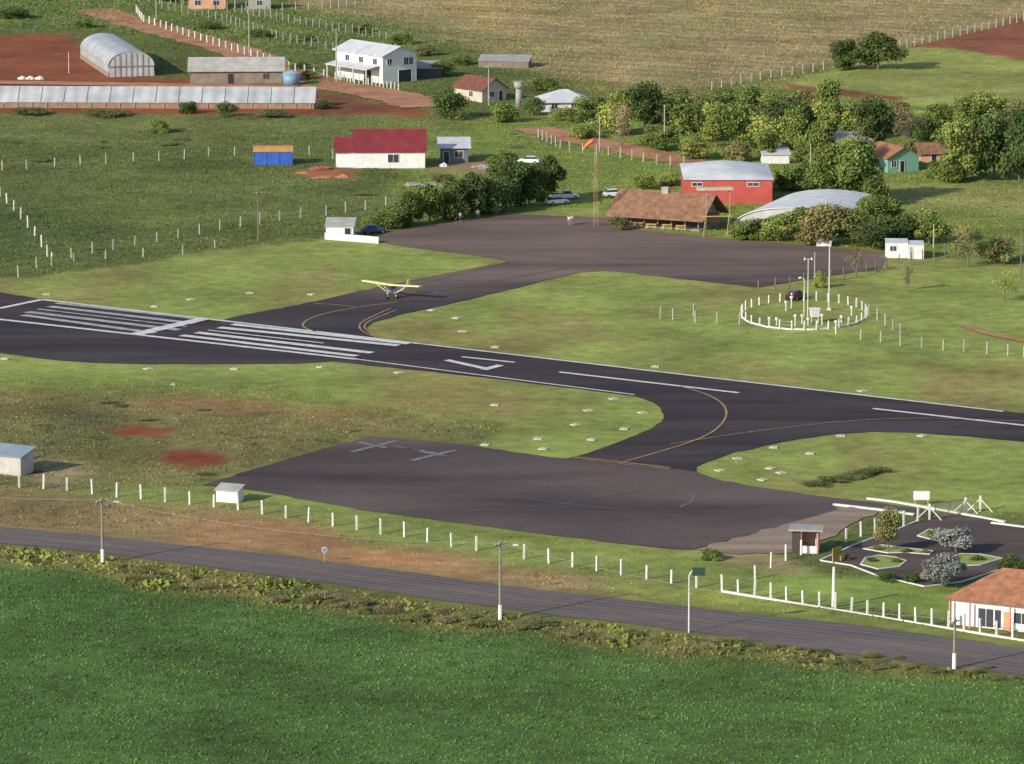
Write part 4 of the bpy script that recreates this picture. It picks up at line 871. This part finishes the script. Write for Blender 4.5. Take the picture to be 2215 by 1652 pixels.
r=inst('steel_mast','taller pale mast right of the wind sensor mast','mast',1793,670); MB().tube((0,0,0),(0,0,ZH(670,528)),.13,.09,8).build('shaft',mat('pale steel',(.55,.55,.5),.6,.1,1),r); MB().box(-.3,-.3,0,.3,.3,.25).build('footing',POST,r)
r=inst('lamp_mast','short white lamp mast left of the wind sensor mast','mast',1739,686); hh=ZH(686,603); MB().tube((0,0,0),(0,0,hh),.08,.06,8).build('shaft',POST,r); MB().tube((0,0,hh),(-.6,0,hh+.2),.05,n=6).build('lamp_arm',POST,r); MB().tube((-.9,0,hh+.1),(-.5,0,hh+.22),.14,n=8).build('lamp_head',POST,r)
r=inst('instrument_shelter','white louvred instrument box on legs in the weather station','instrument box',1762,698)
MB().box(-.7,-.5,1.0,.7,.5,2.1).build('cabinet',POST,r); MB().prism([(-.65,2.1),(.65,2.1),(.65,2.2),(0,2.35),(-.65,2.2)],'x',-.85,.85).build('cabinet_roof',POST,r)
for x_ in(-.5,.5):
    for y_ in(-.4,.4): MB().box(x_-.05,y_-.05,0,x_+.05,y_+.05,1.0).build('leg',POST,r)
MB().box(-.5,-.53,1.2,.5,-.505,2.0).build('louvre_door',mat('louvre paint',(.6,.6,.6),.8,.1,1,0,('Z',8,.3)),r)
for i,(x_,y_,hh) in enumerate(((1664,700,.7),(1680,704,.9),(1700,672,1.2),(1712,666,1.5),(1720,706,1.5),(1735,700,1.1),(1748,704,.9),(1778,702,1.3),(1808,722,1.7),(1820,698,.8),(1842,683,1.2))):
    r=inst('rain_gauge','%s small white gauge post from the left in the weather station ring'%OR[i],'gauge',x_,y_)
    MB().tube((0,0,0),(0,0,hh),.1,.1,8).build('stand',POST,r); MB().tube((0,0,hh),(0,0,hh+.35),.24,.26,10).build('collector',POST,r)
# ---------------- marker slabs ----------------
slabs={'the mown grass left of the upper taxiway':[(413,648),(540,634),(675,637),(335,663),(100,637)],
 'the mown grass between the runway and the weather station':[(935,671),(987,688),(1000,717),(1072,751),(1418,793),(1865,846)],
 'the strip just below the runway':[(321,798),(508,798),(695,794),(863,806),(1070,876),(12,776)],
 'the grass tongue left of the lower taxiway':[(1327,863),(1272,888),(1390,893),(1245,919),(1163,949),(1280,951),(1350,928),(1175,971),(1050,962)],
 'the grass right of the lower taxiway':[(1818,943),(1995,943),(1673,968),(1752,981),(1595,992),(1558,1018),(1667,1013),(1690,1023),(1650,1038)]}
proto=None
for k,(where,ps) in enumerate(slabs.items()):
    for (x,y) in ps:
        lb='small white concrete marker slab on '+where; gr='marker slabs on '+where
        if proto is None:
            proto=thing('marker_slab',lb,'marker',G(x,y),.6,gr); MB().box(-.55,-.55,0,.55,.55,.12).build('slab',mat('dull white concrete',(.52,.50,.45),.9,.25,2),proto)
            MB().tube((0,0,.12),(0,0,.3),.09,.07,8).build('lamp',YEL,proto)
        else: dup(proto,G(x,y),random.uniform(0,1.5),lb,gr)
# ---------------- bits ----------------
def heap(label,px,py,w,h,m,name='earth_heap',cat='heap'):
    R=random.Random(px); mb=MB(); rings=[]
    for k in range(7):
        t=k/6; rr=w/2*math.cos(t*PI/2*.96); ox,oy=R.uniform(-.06,.06)*w,R.uniform(-.06,.06)*w; rings.append([(ox+rr*math.cos(a_)*(1+R.uniform(-.25,.25)),oy+rr*.7*math.sin(a_)*(1+R.uniform(-.25,.25)),h*(t**.8)*(1+R.uniform(-.22,.12))) for a_ in [2*PI*i/16 for i in range(16)]])
    mb.loft(rings); o=mb.build(name,m); o.location=G(px,py)-Vector((0,0,.05)); o['label']=label; o['category']=cat
heap('dark red earth heap left of the red roofed house',695,366,4.5,.8,SOIL); heap('long orange earth heap in front of the red roofed house',695,386,4.5,.45,ORSOIL); heap('small orange earth heap right of the long one',742,384,3,.7,ORSOIL)
heap('orange earth streak nearest the blue tent',655,374,3,.35,ORSOIL); heap('white boulder on the grass below the runway',375,833,.8,.45,GRY,'boulder','rock')
heap('grey rubble pile right of the small dark shed',1045,362,4.5,.6,GRY,'rubble_pile','rubble'); heap('white bag pile beside the dark shed door',960,360,1.6,.8,POST,'bag_pile','bags')
for i,(x,w_) in enumerate(((48,1.9),(66,2.2),(86,2.0))): heap('%s white sack from the left lying on the red soil at the left edge'%OR[i],x,171,w_,.75,POST,'sack','sack')
r=thing('stacked_slabs','flat grey slabs lying in the grass above the apron trees','slabs',G(880,405),.15)
MB().box(0,0,0,6.5,3,.3).build('slab',GRY,r); MB().box(.3,-.2,.31,5.5,2.6,.55).build('slab',GRY,r)
# ---------------- people ----------------
SK=mat('skin',(.42,.25,.17),.6,.05,5)
def skin(name,vs,es,m,parent):
    me=bpy.data.meshes.new(name); me.from_pydata([v[:3] for v in vs],es,[])
    bm=bmesh.new(); bm.from_mesh(me); bm.verts.layers.skin.verify(); bm.to_mesh(me); bm.free()
    o=bpy.data.objects.new(name,me); C.objects.link(o); o.parent=parent; me.materials.append(m)
    for i,v in enumerate(vs): me.skin_vertices[0].data[i].radius=(v[3],v[3])
    me.skin_vertices[0].data[0].use_root=True
    md=o.modifiers.new('skin','SKIN'); md.use_smooth_shade=True; s_=o.modifiers.new('sub','SUBSURF'); s_.levels=1; s_.render_levels=1
    return o
def person(label,px,py,rz,top,bot):
    r=thing('person',label,'person',G(px,py)+Vector((0,0,.08)),rz)
    vs=[(0,0,.95,.14),(0,0,1.2,.13),(0,0,1.42,.13),(0,0,1.53,.055),(0,-.01,1.62,.085),(0,-.01,1.72,.075),(.2,0,1.42,.06),(.27,-.02,1.15,.045),(.29,-.1,.9,.035),(.3,-.13,.8,.04),(-.2,0,1.42,.06),(-.27,-.02,1.15,.045),(-.29,-.1,.9,.035),(-.3,-.13,.8,.04),
        (.1,0,.88,.1),(.12,-.02,.5,.065),(.14,.02,.08,.045),(.15,-.14,.04,.04),(-.1,0,.88,.1),(-.12,.05,.5,.065),(-.14,.1,.08,.045),(-.15,-.06,.04,.04)]
    es=[(0,1),(1,2),(2,3),(3,4),(4,5),(2,6),(6,7),(7,8),(8,9),(2,10),(10,11),(11,12),(12,13),(0,14),(14,15),(15,16),(16,17),(0,18),(18,19),(19,20),(20,21)]
    for sx in(1,-1):     # five short fingers on each hand
        hi=9 if sx>0 else 13
        for k,(dx,ln) in enumerate(((-.03,.075),(-.01,.085),(.01,.08),(.03,.065))):
            b0=len(vs); vs+= [(sx*(.3+dx*.4),-.14+dx,.765,.01),(sx*(.3+dx*.4),-.155+dx,.765-ln*.5,.009),(sx*(.295+dx*.4),-.165+dx,.765-ln,.008)]; es+=[(hi,b0),(b0,b0+1),(b0+1,b0+2)]
        b0=len(vs); vs+=[(sx*.27,-.16,.79,.011),(sx*.26,-.19,.75,.009)]; es+=[(hi,b0),(b0,b0+1)]
    skin('body',vs,es,SK,r)
    skin('shirt',[(0,0,.98,.165),(0,0,1.2,.155),(0,0,1.43,.15),(.21,0,1.42,.08),(.27,-.02,1.16,.065),(-.21,0,1.42,.08),(-.27,-.02,1.16,.065)],[(0,1),(1,2),(2,3),(3,4),(2,5),(5,6)],top,r)
    skin('trousers',[(0,0,.96,.16),(.11,0,.86,.12),(.12,-.02,.5,.085),(.14,.02,.12,.07),(-.11,0,.86,.12),(-.12,.05,.5,.085),(-.14,.1,.12,.07)],[(0,1),(1,2),(2,3),(0,4),(4,5),(5,6)],bot,r)
    MB().loft([[(w*math.cos(2*PI*i/10),.01+w*math.sin(2*PI*i/10),z) for i in range(10)] for w,z in((.085,1.66),(.095,1.73),(.07,1.79),(.02,1.81))]).build('hair',DK,r,True)
person('person in a yellow top and blue trousers standing on the upper apron',1238,486,.3,mat('yellow shirt',(.7,.6,.12),.8,.1,2),mat('blue denim',(.12,.2,.38),.8,.1,2))
person('person in a white shirt beside the person in yellow',1231,488,-.4,WH,mat('grey trousers',(.2,.2,.22),.8,.1,2))
person('person in a pale top at the apron edge before the dark trees',996,480,.5,mat('pale blue shirt',(.4,.5,.65),.8,.1,2),mat('dark trousers',(.04,.05,.08),.8,.1,2))
person('second person farther right at the edge of the dark trees',1033,474,-.2,WH,mat('dark trousers',(.04,.05,.08),.8,.1,2))
# ---------------- camera and light ----------------
cd=bpy.data.cameras.new('camera'); cam=bpy.data.objects.new('camera',cd); C.objects.link(cam); cam.location=(0,0,H); cam.rotation_euler=(PI/2-P,0,0)
cd.sensor_width=36; cd.lens=36*F/2215; cd.clip_start=1; cd.clip_end=20000; bpy.context.scene.camera=cam
el=math.radians(24); az=math.radians(42)
tr=Vector((math.cos(az)*math.cos(el),math.sin(az)*math.cos(el),-math.sin(el)))
sd=bpy.data.lights.new('sun','SUN'); sd.energy=4.7; sd.angle=math.radians(.5); sd.color=(1,.91,.77); so=bpy.data.objects.new('sun',sd); C.objects.link(so); so.rotation_euler=tr.to_track_quat('-Z','Y').to_euler(); so.location=(-50,400,200)
w=bpy.data.worlds.new('World'); bpy.context.scene.world=w; w.use_nodes=True; nt=w.node_tree; bg=nt.nodes['Background']
sk=nt.nodes.new('ShaderNodeTexSky'); sk.sky_type='NISHITA'; sk.sun_disc=False; sk.sun_elevation=el; sk.sun_rotation=math.atan2(-tr.x,-tr.y)%(2*PI)
nt.links.new(sk.outputs[0],bg.inputs[0]); bg.inputs[1].default_value=.15
vs=bpy.context.scene.view_settings; vs.view_transform='Standard'; vs.look='None'; vs.exposure=0; vs.gamma=1
